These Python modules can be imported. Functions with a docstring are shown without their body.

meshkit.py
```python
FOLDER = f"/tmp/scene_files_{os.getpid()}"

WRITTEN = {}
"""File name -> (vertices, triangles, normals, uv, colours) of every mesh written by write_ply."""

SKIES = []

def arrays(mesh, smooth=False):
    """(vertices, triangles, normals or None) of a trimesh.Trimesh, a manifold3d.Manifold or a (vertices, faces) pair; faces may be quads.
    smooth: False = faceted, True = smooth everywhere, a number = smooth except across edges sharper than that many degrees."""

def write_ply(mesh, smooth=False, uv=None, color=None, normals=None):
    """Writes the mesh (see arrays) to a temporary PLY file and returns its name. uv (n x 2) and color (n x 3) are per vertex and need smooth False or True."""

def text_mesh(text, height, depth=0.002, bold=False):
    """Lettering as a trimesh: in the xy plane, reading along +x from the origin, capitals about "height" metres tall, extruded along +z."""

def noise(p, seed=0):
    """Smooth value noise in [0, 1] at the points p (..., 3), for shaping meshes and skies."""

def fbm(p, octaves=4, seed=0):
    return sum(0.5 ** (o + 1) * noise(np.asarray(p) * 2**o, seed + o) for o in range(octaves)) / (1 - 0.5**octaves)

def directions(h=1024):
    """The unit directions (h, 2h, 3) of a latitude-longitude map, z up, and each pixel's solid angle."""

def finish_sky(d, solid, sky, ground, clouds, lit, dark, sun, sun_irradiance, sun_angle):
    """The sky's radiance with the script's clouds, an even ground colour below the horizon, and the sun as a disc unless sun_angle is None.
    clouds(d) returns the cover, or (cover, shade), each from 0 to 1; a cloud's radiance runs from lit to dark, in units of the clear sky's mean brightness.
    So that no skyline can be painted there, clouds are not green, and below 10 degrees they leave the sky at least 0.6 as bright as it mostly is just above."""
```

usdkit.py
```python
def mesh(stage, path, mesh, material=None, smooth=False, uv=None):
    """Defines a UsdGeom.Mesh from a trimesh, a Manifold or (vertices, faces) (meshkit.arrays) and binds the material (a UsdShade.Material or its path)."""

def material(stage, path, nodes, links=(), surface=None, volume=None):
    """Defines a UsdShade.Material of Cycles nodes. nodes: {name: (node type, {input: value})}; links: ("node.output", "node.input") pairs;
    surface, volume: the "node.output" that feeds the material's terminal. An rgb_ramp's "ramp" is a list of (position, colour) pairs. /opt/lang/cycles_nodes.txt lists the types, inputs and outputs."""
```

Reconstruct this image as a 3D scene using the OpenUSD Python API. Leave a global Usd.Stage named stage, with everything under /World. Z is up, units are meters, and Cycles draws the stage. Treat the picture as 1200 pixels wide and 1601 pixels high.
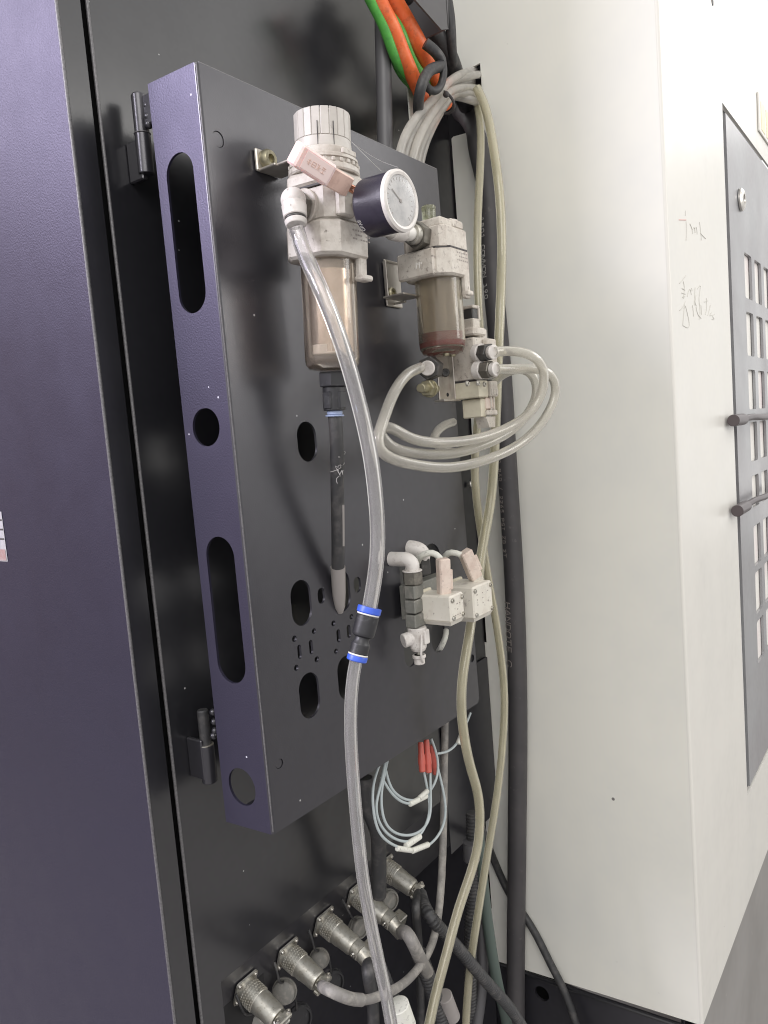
import math, random
import numpy as np
import trimesh, usdkit, meshkit
from pxr import Usd, UsdGeom, UsdLux, UsdShade, Gf, Sdf
from shapely.geometry import Polygon, Point, box as sbox, LineString
from shapely import affinity
from scipy.interpolate import CubicSpline
from scipy.spatial.transform import Rotation as R

random.seed(4); rng = np.random.default_rng(4)
stage = Usd.Stage.CreateInMemory()
UsdGeom.SetStageUpAxis(stage, UsdGeom.Tokens.z); UsdGeom.SetStageMetersPerUnit(stage, 1.0)
UsdGeom.Xform.Define(stage, '/World'); UsdGeom.Scope.Define(stage, '/World/Looks')

# ------------------------------------------------------------------ camera
ROT = R.from_rotvec([1.49183864, -0.83138848, 0.64197494]).as_matrix()      # rows: right, down, forward
CAM = np.array([-0.39336717, -0.4237709, 1.22133831]); FOC = 1179.83; CX, CY = 600.0, 800.5
cam = UsdGeom.Camera.Define(stage, '/World/camera')
m4 = np.eye(4); m4[0, :3], m4[1, :3], m4[2, :3], m4[3, :3] = ROT[0], -ROT[1], -ROT[2], CAM
cam.AddTransformOp().Set(Gf.Matrix4d(m4.tolist()))
cam.CreateHorizontalApertureAttr(24.0); cam.CreateVerticalApertureAttr(32.0); cam.CreateFocalLengthAttr(24.0 * FOC / 1200)
cam.CreateClippingRangeAttr(Gf.Vec2f(0.02, 100.0)); cam.CreateExposureAttr(0.16)

def at(px, py, y=None, x=None, z=None):
    """The point of the place seen at a spot of the photograph, on the plane y=, x= or z=."""
    r = ROT.T @ np.array([px - CX, py - CY, FOC]) / FOC
    t = (y - CAM[1]) / r[1] if y is not None else (x - CAM[0]) / r[0] if x is not None else (z - CAM[2]) / r[2]
    return CAM + t * r

# ------------------------------------------------------------------ ambient dome and unseen lamps of the workshop
dome = UsdLux.DomeLight.Define(stage, '/World/ambient_dome')  # even ambient light standing in for the unseen room
dm = usdkit.material(stage, '/World/Looks/ambient_dome_look', {'b': ('background_shader', {'color': (1.0, 0.985, 0.97), 'strength': 0.97})}, surface='b.background')
UsdShade.MaterialBindingAPI.Apply(dome.GetPrim()).Bind(dm)

def lamp(name, pos, target, w, h, power, color):
    l = UsdLux.RectLight.Define(stage, '/World/' + name)
    d = np.array(pos, float) - np.array(target, float); d /= np.linalg.norm(d)
    x = np.cross([0, 0, 1], d); x /= np.linalg.norm(x); y = np.cross(d, x)
    m = np.eye(4); m[0, :3], m[1, :3], m[2, :3], m[3, :3] = x, y, d, pos
    l.AddTransformOp().Set(Gf.Matrix4d(m.tolist()))
    l.CreateWidthAttr(w); l.CreateHeightAttr(h); l.CreateIntensityAttr(power); l.CreateColorAttr(Gf.Vec3f(*color))

lamp('unseen_right_lamp', (1.45, -2.1, 1.95), (0.1, 0, 1.25), 0.7, 0.9, 5.6, (1.0, 0.97, 0.93))  # out of view at the right front, throws the shadows leftwards
lamp('unseen_far_right_lamp', (3.3, -1.3, 3.1), (0.5, -0.2, 1.3), 1.6, 1.2, 2.9, (1.0, 0.98, 0.96))  # out of view, placed to whiten the upper cabinet front
lamp('unseen_left_lamp', (-2.3, 1.2, 2.6), (0, 0.05, 1.4), 0.9, 0.8, 32.0, (0.91, 0.87, 1.0))  # out of view at left, placed for the sheen on left-facing sides
lamp('unseen_left_lamp_far', (-1.55, 2.2, 2.75), (-0.07, 0.15, 1.4), 1.1, 0.9, 6.5, (0.86, 0.80, 1.0))  # second one out of view, placed to brighten the column side
lamp('unseen_front_lamp', (-1.5, -1.3, 2.7), (0.3, 0, 1.2), 1.6, 1.2, 4.0, (1.0, 0.97, 0.94))  # out of view, placed to brighten the white cabinet side

# ------------------------------------------------------------------ materials
MAT = {}
def mk(name, color, rough=0.5, metal=0.0, bump=None, dirt=None, rough_var=None, ior=1.5, coat=0.0, extra=None, vary=None, specks=None):
    """Procedural paint / plastic / metal. bump (scale, strength, distance); dirt (scale, colour, low, high); specks (scale, size, colour)."""
    n = {'g': ('texture_coordinate', {}), 'p': ('principled_bsdf', {'base_color': color, 'roughness': rough, 'metallic': metal, 'ior': ior, 'coat_weight': coat, **(extra or {})})}
    l = []; last = None
    if dirt:
        layers = dirt if isinstance(dirt, list) else [dirt]
        for i, (sc, c, lo, hi) in enumerate(layers):
            n[f'dn{i}'] = ('noise_texture', {'scale': sc, 'detail': 6, 'roughness': 0.65}); l.append(('g.object', f'dn{i}.vector'))
            n[f'dr{i}'] = ('rgb_ramp', {'ramp': [(lo, (0, 0, 0)), (hi, (1, 1, 1))]}); l.append((f'dn{i}.fac', f'dr{i}.fac'))
            n[f'dm{i}'] = ('mix', {'color1': color, 'color2': c}); l.append((f'dr{i}.color', f'dm{i}.fac'))
            if last: l.append((last, f'dm{i}.color1'))
            last = f'dm{i}.color'
    if specks:
        sc, size, c = specks
        n['sv'] = ('voronoi_texture', {'scale': sc}); l.append(('g.object', 'sv.vector'))
        n['sw'] = ('math', {'math_type': 'less_than', 'value2': size}); l.append(('sv.distance', 'sw.value1'))
        n['sp'] = ('math', {'math_type': 'greater_than', 'value2': 0.78}); n['ss'] = ('separate_color', {}); l += [('sv.color', 'ss.color'), ('ss.r', 'sp.value1')]
        n['sq'] = ('math', {'math_type': 'multiply'}); l += [('sw.value', 'sq.value1'), ('sp.value', 'sq.value2')]
        n['sm'] = ('mix', {'color1': color, 'color2': c}); l.append(('sq.value', 'sm.fac'))
        if last: l.append((last, 'sm.color1'))
        last = 'sm.color'
    if last: l.append((last, 'p.base_color'))
    if rough_var:
        sc, lo, hi = rough_var
        n['rn'] = ('noise_texture', {'scale': sc, 'detail': 5, 'roughness': 0.6}); l.append(('g.object', 'rn.vector'))
        n['rm'] = ('map_range', {'from_min': 0.3, 'from_max': 0.7, 'to_min': lo, 'to_max': hi}); l += [('rn.fac', 'rm.value'), ('rm.result', 'p.roughness')]
    if bump:
        sc, st, di = bump
        n['bn'] = ('noise_texture', {'scale': sc, 'detail': 2}); l.append(('g.object', 'bn.vector'))
        n['bb'] = ('bump', {'strength': st, 'distance': di}); l += [('bn.fac', 'bb.height'), ('bb.normal', 'p.normal')]
    MAT[name] = usdkit.material(stage, '/World/Looks/' + name, n, l, surface='p.BSDF'); return MAT[name]

def mk_clear(name, tint, milk, milk_fac, rough=0.06, ior=1.42, dirt=None):
    """Clear or hazy plastic: transmission mixed with a share of milky diffuse and translucent plastic."""
    n = {'p': ('principled_bsdf', {'base_color': tint, 'roughness': rough, 'ior': ior, 'transmission_weight': 1.0}),
         'd': ('principled_bsdf', {'base_color': milk, 'roughness': 0.25, 'ior': 1.45}), 't': ('translucent_bsdf', {'color': milk}),
         'm1': ('mix_closure', {'fac': 0.45}), 'm2': ('mix_closure', {'fac': milk_fac}), 'g': ('texture_coordinate', {}),
         'n': ('noise_texture', {'scale': 60.0, 'detail': 4}), 'r': ('map_range', {'from_min': 0.3, 'from_max': 0.7, 'to_min': milk_fac * 0.88, 'to_max': min(1, milk_fac * 1.14)})}
    l = [('d.BSDF', 'm1.closure1'), ('t.BSDF', 'm1.closure2'), ('p.BSDF', 'm2.closure1'), ('m1.closure', 'm2.closure2'), ('g.object', 'n.vector'), ('n.fac', 'r.value'), ('r.result', 'm2.fac')]
    MAT[name] = usdkit.material(stage, '/World/Looks/' + name, n, l, surface='m2.closure'); return MAT[name]

DUST = (0.20, 0.19, 0.18)
mk('black_paint', (0.023, 0.0225, 0.027), 0.3, ior=1.72, extra={'specular_tint': (0.96, 0.95, 1.0)}, bump=(900, 0.12, 0.0006), rough_var=(9, 0.25, 0.33), specks=(55, 0.05, (0.45, 0.45, 0.45)))
mk('black_gloss_paint', (0.015, 0.015, 0.018), 0.26, ior=1.8, bump=(700, 0.03, 0.0004), rough_var=(9, 0.22, 0.29), specks=(45, 0.04, (0.4, 0.4, 0.4)))
mk('black_paint_violet_sheen', (0.016, 0.015, 0.026), 0.42, ior=1.68, extra={'specular_tint': (0.74, 0.69, 1.0)}, bump=(700, 0.22, 0.0010), rough_var=(25, 0.38, 0.46), specks=(60, 0.05, (0.5, 0.5, 0.55)))  # black paint with the violet sheen of left light put into its colour
mk('box_paint_violet_sheen', (0.016, 0.015, 0.026), 0.46, ior=1.72, extra={'specular_tint': (0.74, 0.69, 1.0)}, bump=(700, 0.22, 0.0010), rough_var=(25, 0.42, 0.5), specks=(60, 0.05, (0.5, 0.5, 0.55)))  # box side copy of the black paint, violet light tinted in likewise
mk('black_void', (0.012, 0.012, 0.013), 0.6)
mk('bare_edge', (0.16, 0.155, 0.16), 0.4, metal=0.2, dirt=(500, (0.06, 0.06, 0.065), 0.4, 0.75))
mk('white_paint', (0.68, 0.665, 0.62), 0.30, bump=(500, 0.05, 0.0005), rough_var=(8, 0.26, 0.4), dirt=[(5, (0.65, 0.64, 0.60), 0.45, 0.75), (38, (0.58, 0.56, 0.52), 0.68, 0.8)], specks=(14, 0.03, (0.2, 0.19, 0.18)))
mk('white_paint_bright_side', (0.80, 0.79, 0.725), 0.42, bump=(500, 0.05, 0.0005), dirt=[(4, (0.73, 0.73, 0.69), 0.4, 0.7), (30, (0.58, 0.57, 0.53), 0.69, 0.8)], specks=(13, 0.03, (0.2, 0.19, 0.18)))  # lighter copy of the cabinet white, side brightness put into the colour
mk('cast_white', (0.54, 0.505, 0.46), 0.5, bump=(400, 0.2, 0.0006), dirt=[(60, (0.36, 0.32, 0.28), 0.46, 0.68), (180, (0.20, 0.175, 0.15), 0.6, 0.72)])
mk('cast_white_grimy', (0.60, 0.56, 0.50), 0.55, bump=(400, 0.25, 0.0006), dirt=[(60, (0.42, 0.37, 0.32), 0.42, 0.7), (260, (0.2, 0.17, 0.15), 0.56, 0.72)])
mk('knob_white', (0.50, 0.475, 0.44), 0.45, dirt=[(50, (0.42, 0.39, 0.36), 0.4, 0.72), (240, (0.25, 0.23, 0.21), 0.62, 0.76)])
mk('recess_line', (0.05, 0.045, 0.045), 0.6)
mk('white_plastic', (0.66, 0.63, 0.60), 0.4, dirt=[(90, (0.46, 0.42, 0.385), 0.5, 0.72), (260, (0.22, 0.2, 0.18), 0.62, 0.74)])
mk('sticker_grey', (0.40, 0.39, 0.41), 0.6, dirt=(200, (0.30, 0.29, 0.30), 0.45, 0.7))
mk('sticker_red', (0.32, 0.20, 0.19), 0.6, dirt=(200, (0.36, 0.30, 0.29), 0.45, 0.7))
mk('pale_tape', (0.72, 0.70, 0.66), 0.55)
mk('grey_nut', (0.16, 0.15, 0.13), 0.45, metal=0.5, dirt=(120, (0.3, 0.28, 0.24), 0.5, 0.75))
mk('dark_nut', (0.05, 0.048, 0.046), 0.42, dirt=(150, (0.15, 0.14, 0.13), 0.55, 0.78))
mk('manifold_grey', (0.20, 0.20, 0.18), 0.5, metal=0.2, dirt=(110, (0.33, 0.31, 0.28), 0.5, 0.78))
mk('black_plastic', (0.022, 0.022, 0.025), 0.38, rough_var=(120, 0.3, 0.5), dirt=(160, (0.08, 0.08, 0.085), 0.58, 0.8))
mk('gauge_case', (0.028, 0.024, 0.040), 0.3, bump=(900, 0.25, 0.0005), rough_var=(80, 0.25, 0.4), specks=(200, 0.08, (0.3, 0.3, 0.3)))
mk('steel', (0.58, 0.56, 0.53), 0.32, metal=1.0, rough_var=(150, 0.25, 0.45), dirt=(200, (0.35, 0.32, 0.28), 0.5, 0.75))
mk('dull_steel', (0.52, 0.51, 0.47), 0.38, metal=0.75, bump=(500, 0.2, 0.0004), dirt=[(60, (0.36, 0.33, 0.27), 0.4, 0.7), (300, (0.16, 0.15, 0.12), 0.56, 0.74)])
mk('zinc_plate', (0.55, 0.52, 0.47), 0.38, metal=0.7, dirt=(60, (0.42, 0.37, 0.33), 0.45, 0.7))
mk('guard_steel', (0.66, 0.60, 0.56), 0.26, metal=0.85, dirt=(60, (0.50, 0.43, 0.38), 0.45, 0.7))
mk('brass', (0.40, 0.37, 0.26), 0.38, metal=0.9, dirt=(150, (0.2, 0.18, 0.12), 0.5, 0.75))
mk('copper', (0.70, 0.32, 0.22), 0.3, metal=1.0)
mk('dial', (0.56, 0.55, 0.54), 0.6, dirt=[(55, (0.40, 0.40, 0.40), 0.42, 0.62)])
mk('ink', (0.06, 0.055, 0.055), 0.6)
mk('faded_ink', (0.30, 0.27, 0.25), 0.6)
mk('pencil', (0.54, 0.53, 0.49), 0.7)
mk('red_ink', (0.62, 0.28, 0.25), 0.6)
mk('white_ink', (0.5, 0.49, 0.47), 0.6)
mk('pink_plastic', (0.84, 0.63, 0.61), 0.35, extra={'subsurface_weight': 0.15, 'subsurface_scale': 0.004}, dirt=(120, (0.68, 0.48, 0.45), 0.45, 0.75))
mk('pink_label', (0.88, 0.72, 0.69), 0.45)
mk('salmon_plastic', (0.76, 0.55, 0.47), 0.35, dirt=(140, (0.55, 0.36, 0.3), 0.45, 0.75))
mk('tan_plastic', (0.66, 0.56, 0.49), 0.5, dirt=[(90, (0.54, 0.42, 0.36), 0.42, 0.72), (260, (0.25, 0.2, 0.17), 0.58, 0.75)])
mk('valve_white', (0.65, 0.62, 0.55), 0.42, bump=(300, 0.1, 0.0004), dirt=[(55, (0.30, 0.27, 0.24), 0.58, 0.72), (80, (0.56, 0.51, 0.44), 0.5, 0.8), (240, (0.25, 0.22, 0.2), 0.62, 0.75)])
mk('valve_yellowed', (0.62, 0.58, 0.46), 0.4, dirt=(90, (0.53, 0.49, 0.38), 0.45, 0.7))
mk('blue_plastic', (0.045, 0.11, 0.58), 0.35, dirt=(200, (0.1, 0.17, 0.5), 0.55, 0.75))
mk('pale_blue_plastic', (0.30, 0.36, 0.52), 0.4)
mk('grey_sleeve', (0.27, 0.25, 0.24), 0.42, rough_var=(100, 0.3, 0.5))
mk('rubber', (0.058, 0.055, 0.058), 0.55, bump=(300, 0.15, 0.0005), rough_var=(40, 0.4, 0.6), dirt=[(18, (0.075, 0.070, 0.072), 0.42, 0.7), (120, (0.12, 0.11, 0.11), 0.62, 0.76)])
mk('cable_grey', (0.20, 0.19, 0.18), 0.55, dirt=[(80, (0.36, 0.34, 0.31), 0.45, 0.7), (240, (0.14, 0.13, 0.12), 0.62, 0.78)])
mk('cable_dark', (0.035, 0.035, 0.037), 0.5, dirt=(90, (0.085, 0.08, 0.078), 0.48, 0.72))
mk('cable_green_grey', (0.075, 0.10, 0.088), 0.5)
mk('cable_orange', (0.80, 0.15, 0.04), 0.45, dirt=[(160, (0.5, 0.11, 0.04), 0.52, 0.75), (60, (0.85, 0.24, 0.1), 0.5, 0.7)])
mk('cable_green', (0.10, 0.42, 0.07), 0.4, dirt=(120, (0.07, 0.28, 0.06), 0.45, 0.7))
mk('wire_blue', (0.42, 0.47, 0.48), 0.4)
mk('marker_white', (0.68, 0.68, 0.62), 0.45, dirt=(300, (0.4, 0.39, 0.36), 0.55, 0.7))
mk('red_plastic', (0.62, 0.13, 0.10), 0.3, extra={'transmission_weight': 0.15})
mk('cap_dark', (0.20, 0.195, 0.18), 0.55, dirt=(140, (0.32, 0.30, 0.27), 0.45, 0.7))
mk('door_grey', (0.33, 0.335, 0.345), 0.3, metal=0.2, bump=(500, 0.05, 0.0005), rough_var=(7, 0.2, 0.4), dirt=[(4, (0.27, 0.26, 0.27), 0.4, 0.65)])
mk('door_gap', (0.06, 0.065, 0.068), 0.5)
mk('door_liner', (0.78, 0.76, 0.72), 0.5, dirt=(7, (0.72, 0.6, 0.62), 0.48, 0.7))
mk('bar_brown', (0.095, 0.078, 0.082), 0.35, metal=0.3)
mk('sign_yellow', (0.74, 0.68, 0.42), 0.4)
mk('pink_wall', (0.55, 0.44, 0.47), 0.8)
mk('base_grey', (0.27, 0.26, 0.25), 0.35, rough_var=(6, 0.28, 0.45), dirt=[(5, (0.22, 0.21, 0.20), 0.4, 0.65), (70, (0.34, 0.33, 0.31), 0.64, 0.76)])
mk('floor_grey', (0.30, 0.29, 0.28), 0.35, rough_var=(3, 0.25, 0.5), dirt=[(4, (0.25, 0.24, 0.235), 0.4, 0.65), (60, (0.36, 0.35, 0.34), 0.6, 0.75)])
mk('bracket_grey', (0.085, 0.083, 0.088), 0.45, rough_var=(30, 0.35, 0.5))
mk('oil', (0.30, 0.035, 0.04), 0.12, extra={'transmission_weight': 0.3})
mk('dust_lint', (0.42, 0.41, 0.40), 0.9)
mk_clear('clear_tube', (0.98, 0.98, 0.98), (0.90, 0.88, 0.87), 0.10, rough=0.04)
mk_clear('milky_tube', (0.97, 0.96, 0.92), (0.92, 0.89, 0.82), 0.20, rough=0.05)
mk_clear('yellow_tube', (0.95, 0.93, 0.82), (0.84, 0.80, 0.64), 0.28, rough=0.055)
mk_clear('bundle_tube', (0.95, 0.94, 0.91), (0.86, 0.83, 0.78), 0.5, rough=0.1)
mk_clear('bowl_plastic', (0.95, 0.89, 0.82), (0.62, 0.52, 0.44), 0.08, rough=0.05, ior=1.45)
mk_clear('oil_bowl_plastic', (0.94, 0.90, 0.82), (0.58, 0.53, 0.42), 0.14, rough=0.06, ior=1.45)
mk_clear('hazy_sleeve', (0.87, 0.80, 0.72), (0.62, 0.53, 0.46), 0.42, rough=0.2)
mk_clear('sight_dome', (0.80, 0.84, 0.70), (0.45, 0.45, 0.33), 0.35, rough=0.1)
MAT['lens'] = usdkit.material(stage, '/World/Looks/lens', {'t': ('transparent_bsdf', {}), 'g': ('glossy_bsdf', {'roughness': 0.22, 'color': (1, 1, 1)}), 'f': ('fresnel', {'IOR': 1.13}), 'm': ('mix_closure', {})},
    [('t.BSDF', 'm.closure1'), ('g.BSDF', 'm.closure2'), ('f.fac', 'm.fac')], surface='m.closure')

# ------------------------------------------------------------------ objects
NAMES = {}
def numbered(parent, name):
    k = NAMES.get((parent, name), 0); NAMES[(parent, name)] = k + 1
    return f'{parent}/{name}' + (f'_{k:03d}' if k else '')
def tag(p, label=None, cat=None, group=None, kind=None):
    for k, v in (('label', label), ('category', cat), ('group', group), ('kind', kind)):
        if v: p.SetCustomDataByKey(k, v)
INV = {}
def thing(name, label, cat, loc=(0, 0, 0), rot=None, group=None, kind=None):
    path = numbered('/World', name); x = UsdGeom.Xform.Define(stage, path)
    m = np.eye(4); m[:3, 3] = loc
    if rot is not None: m[:3, :3] = rot
    x.AddTransformOp().Set(Gf.Matrix4d(m.T.tolist())); INV[path] = np.linalg.inv(m)
    tag(x.GetPrim(), label, cat, group, kind); return path
def part(parent, name, mesh, mat, label=None, smooth=35, kind=None):
    """A mesh given in world coordinates, stored in its thing's frame."""
    if isinstance(mesh, list): mesh = trimesh.util.concatenate(mesh)
    top = '/'.join(parent.split('/')[:3]); mesh = mesh.copy(); mesh.apply_transform(INV[top])
    path = numbered(parent, name); p = usdkit.mesh(stage, path, mesh, MAT[mat], smooth=smooth)
    tag(p.GetPrim(), label, kind=kind); return path
def solo(name, mesh, mat, label, cat, group=None, kind=None, smooth=35):
    if isinstance(mesh, list): mesh = trimesh.util.concatenate(mesh)
    path = numbered('/World', name); INV[path] = np.eye(4)
    tag(usdkit.mesh(stage, path, mesh, MAT[mat], smooth=smooth).GetPrim(), label, cat, group, kind); return path

def unit(v): v = np.asarray(v, float); return v / np.linalg.norm(v)
def frame(axis, up=(0, 0, 1)):
    z = unit(axis); x = np.cross(up, z)
    if np.linalg.norm(x) < 1e-6: x = np.cross((1, 0, 0), z)
    x = unit(x); return np.stack([x, np.cross(z, x), z], 1)
def place(mesh, rot, pos):
    m = np.eye(4); m[:3, :3] = rot; m[:3, 3] = pos; mesh.apply_transform(m); return mesh
def cbox(size, c=(0, 0, 0), b=0.001, rot=None):
    """A box with chamfered edges."""
    s = np.asarray(size, float) / 2; b = min(b, s.min() * 0.6); pts = []
    for sx in (-1, 1):
        for sy in (-1, 1):
            for sz in (-1, 1):
                q = np.array([sx, sy, sz]) * s
                for k in range(3):
                    d = -np.array([sx, sy, sz]) * b; d[k] = 0; pts.append(q + d)
    h = trimesh.convex.convex_hull(np.array(pts))
    return place(h, np.eye(3) if rot is None else rot, c)
def hexa(x0, x1, y0, y1, z0, z1, b=0.001):
    return cbox((x1 - x0, y1 - y0, z1 - z0), ((x0 + x1) / 2, (y0 + y1) / 2, (z0 + z1) / 2), b)
def lathe(prof, pos, axis=(0, 0, 1), n=32):
    """prof: (radius, height) from bottom to top along the axis; closed when the ends have radius 0."""
    prof = np.asarray(prof, float); a = np.linspace(0, 2 * np.pi, n, endpoint=False)
    v = np.concatenate([np.stack([r * np.cos(a), r * np.sin(a), np.full(n, z)], 1) for r, z in prof]); f = []
    for i in range(len(prof) - 1):
        for j in range(n):
            k = (j + 1) % n; p, q = i * n, (i + 1) * n
            f += [[p + j, p + k, q + k], [p + j, q + k, q + j]]
    m = trimesh.Trimesh(v, f, process=False); m.merge_vertices(); m.update_faces(m.nondegenerate_faces())
    return place(m, frame(axis), pos)
def cyl(p0, p1, r0, r1=None, n=24, b=0.0006):
    p0, p1 = np.asarray(p0, float), np.asarray(p1, float); L = np.linalg.norm(p1 - p0); r1 = r0 if r1 is None else r1
    b = min(b, L * 0.3, r0 * 0.4, r1 * 0.4)
    return lathe([(0, 0), (r0 - b, 0), (r0, b), (r1, L - b), (r1 - b, L), (0, L)], p0, p1 - p0, n)
def hexnut(p0, p1, r, b=0.0008, turn=0.0, n=6):
    p0, p1 = np.asarray(p0, float), np.asarray(p1, float); L = np.linalg.norm(p1 - p0)
    a = np.linspace(0, 2 * np.pi, n, endpoint=False) + turn
    pts = [[(r - (b if z in (0, L) else 0)) * math.cos(t), (r - (b if z in (0, L) else 0)) * math.sin(t), z] for z in (0, b, L - b, L) for t in a]
    return place(trimesh.convex.convex_hull(np.array(pts)), frame(p1 - p0), p0)
def spline(pts, n=None, step=0.004):
    pts = np.asarray(pts, float); d = np.r_[0, np.cumsum(np.sqrt(np.linalg.norm(np.diff(pts, axis=0), axis=1)))]
    cs = CubicSpline(d, pts, bc_type='natural'); q = cs(np.linspace(0, d[-1], 400))
    s = np.r_[0, np.cumsum(np.linalg.norm(np.diff(q, axis=0), axis=1))]; n = n or max(8, int(s[-1] / step))
    t = np.linspace(0, s[-1], n); return np.stack([np.interp(t, s, q[:, k]) for k in range(3)], 1)
def frames(p):
    t = np.gradient(p, axis=0); t /= np.linalg.norm(t, axis=1, keepdims=True); u = frame(t[0])[:, 0]; us = []
    for k in range(len(p)):
        u = unit(u - t[k] * (u @ t[k])); us.append(u)
    us = np.array(us); return us, np.cross(t, us)
def sweep(p, r, seg=14, ri=None):
    """A tube along the points p; r a number or one per point; ri makes it hollow."""
    p = np.asarray(p, float); r = np.broadcast_to(r, len(p)); us, vs = frames(p); a = np.linspace(0, 2 * np.pi, seg, endpoint=False); n = len(p)
    def wall(rr): return (p[:, None] + rr[:, None, None] * (np.cos(a)[None, :, None] * us[:, None] + np.sin(a)[None, :, None] * vs[:, None])).reshape(-1, 3)
    def quads(o, flip):
        f = []
        for i in range(n - 1):
            for j in range(seg):
                k = (j + 1) % seg; q = [o + i * seg + j, o + i * seg + k, o + (i + 1) * seg + k, o + (i + 1) * seg + j]
                if flip: q = q[::-1]
                f += [[q[0], q[1], q[2]], [q[0], q[2], q[3]]]
        return f
    v, f = [wall(r)], quads(0, False)
    if ri is None:
        v.append(p[[0, -1]]); c0, c1 = n * seg, n * seg + 1
        for j in range(seg):
            k = (j + 1) % seg; f += [[c0, k, j], [c1, (n - 1) * seg + j, (n - 1) * seg + k]]
    else:
        v.append(wall(np.broadcast_to(ri, n))); o = n * seg; f += quads(o, True); e = (n - 1) * seg
        for j in range(seg):
            k = (j + 1) % seg; f += [[j, o + j, o + k], [j, o + k, k], [e + j, e + k, o + e + k], [e + j, o + e + k, o + e + j]]
    return trimesh.Trimesh(np.concatenate(v), f, process=False)
def line(spots, default_y=None):
    """Points through spots (px, py, y) of the photograph."""
    return spline([at(s[0], s[1], y=s[2]) if len(s) == 3 else at(s[0], s[1], y=default_y) for s in spots])
def corrugated(p, r, pitch=0.0042, depth=0.14, seg=14):
    L = np.linalg.norm(np.diff(p, axis=0), axis=1).sum(); n = int(L / pitch) * 4 + 1; q = spline(p, n)
    return sweep(q, r * (1 - depth * np.tile([0, 0, 1, 1], n // 4 + 1)[:n]), seg)
def plate(poly, t, rot, pos):
    """A sheet: the polygon in the plane's own axes, its front at pos, its thickness going backwards along -normal."""
    m = trimesh.creation.extrude_polygon(poly, t, engine='earcut'); m.apply_translation([0, 0, -t]); return place(m, rot, pos)
FRONT = np.stack([(1, 0, 0), (0, 0, 1), (0, -1, 0)], 1).astype(float)       # x right, z up, facing the room
LEFT = np.stack([(0, -1, 0), (0, 0, 1), (-1, 0, 0)], 1).astype(float)       # -y right, z up, facing left
def stadium(cx, cy, w, h):
    r = min(w, h) / 2; dx, dy = max(0, w / 2 - r), max(0, h / 2 - r)
    return LineString([(cx - dx, cy - dy), (cx + dx, cy + dy)]).buffer(r, 12) if dx + dy > 1e-6 else Point(cx, cy).buffer(r, 12)
def front_hole(px, py, w, h, y=0.0):
    a, b, c, d = at(px - w / 2, py, y=y), at(px + w / 2, py, y=y), at(px, py - h / 2, y=y), at(px, py + h / 2, y=y); o = at(px, py, y=y)
    return stadium(o[0], o[2], b[0] - a[0], c[2] - d[2])
def text(s, h, rot, pos, depth=0.0003, bold=False, center=True):
    m = meshkit.text_mesh(s, h, depth, bold)
    if center: m.apply_translation([-(m.bounds[0] + m.bounds[1])[0] / 2, -(m.bounds[0] + m.bounds[1])[1] / 2, 0])
    return place(m, rot, pos)
def screw_head(p, axis, r, h, slot=True):
    """A round screw head with a recessed socket, its foot at p."""
    return lathe([(0, 0), (r, 0), (r, h * 0.6), (r * 0.8, h), (r * 0.45, h), (r * 0.40, h * 0.5), (0, h * 0.5)], p, axis, 18)
X, Y, Z = np.eye(3)

YB = 0.10           # plane of the black rear wall
XC = float(at(740, 760, y=YB)[0]) + 0.001      # plane of the white cabinet's side
XL, XG = float(at(150, 530, y=YB)[0]), float(at(197, 530, y=YB)[0])       # column corner, edge of the rear panel
open_z = float(at(345, 1535, y=YB)[2]); XR = float(at(345, 1535, y=YB)[0])
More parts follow.
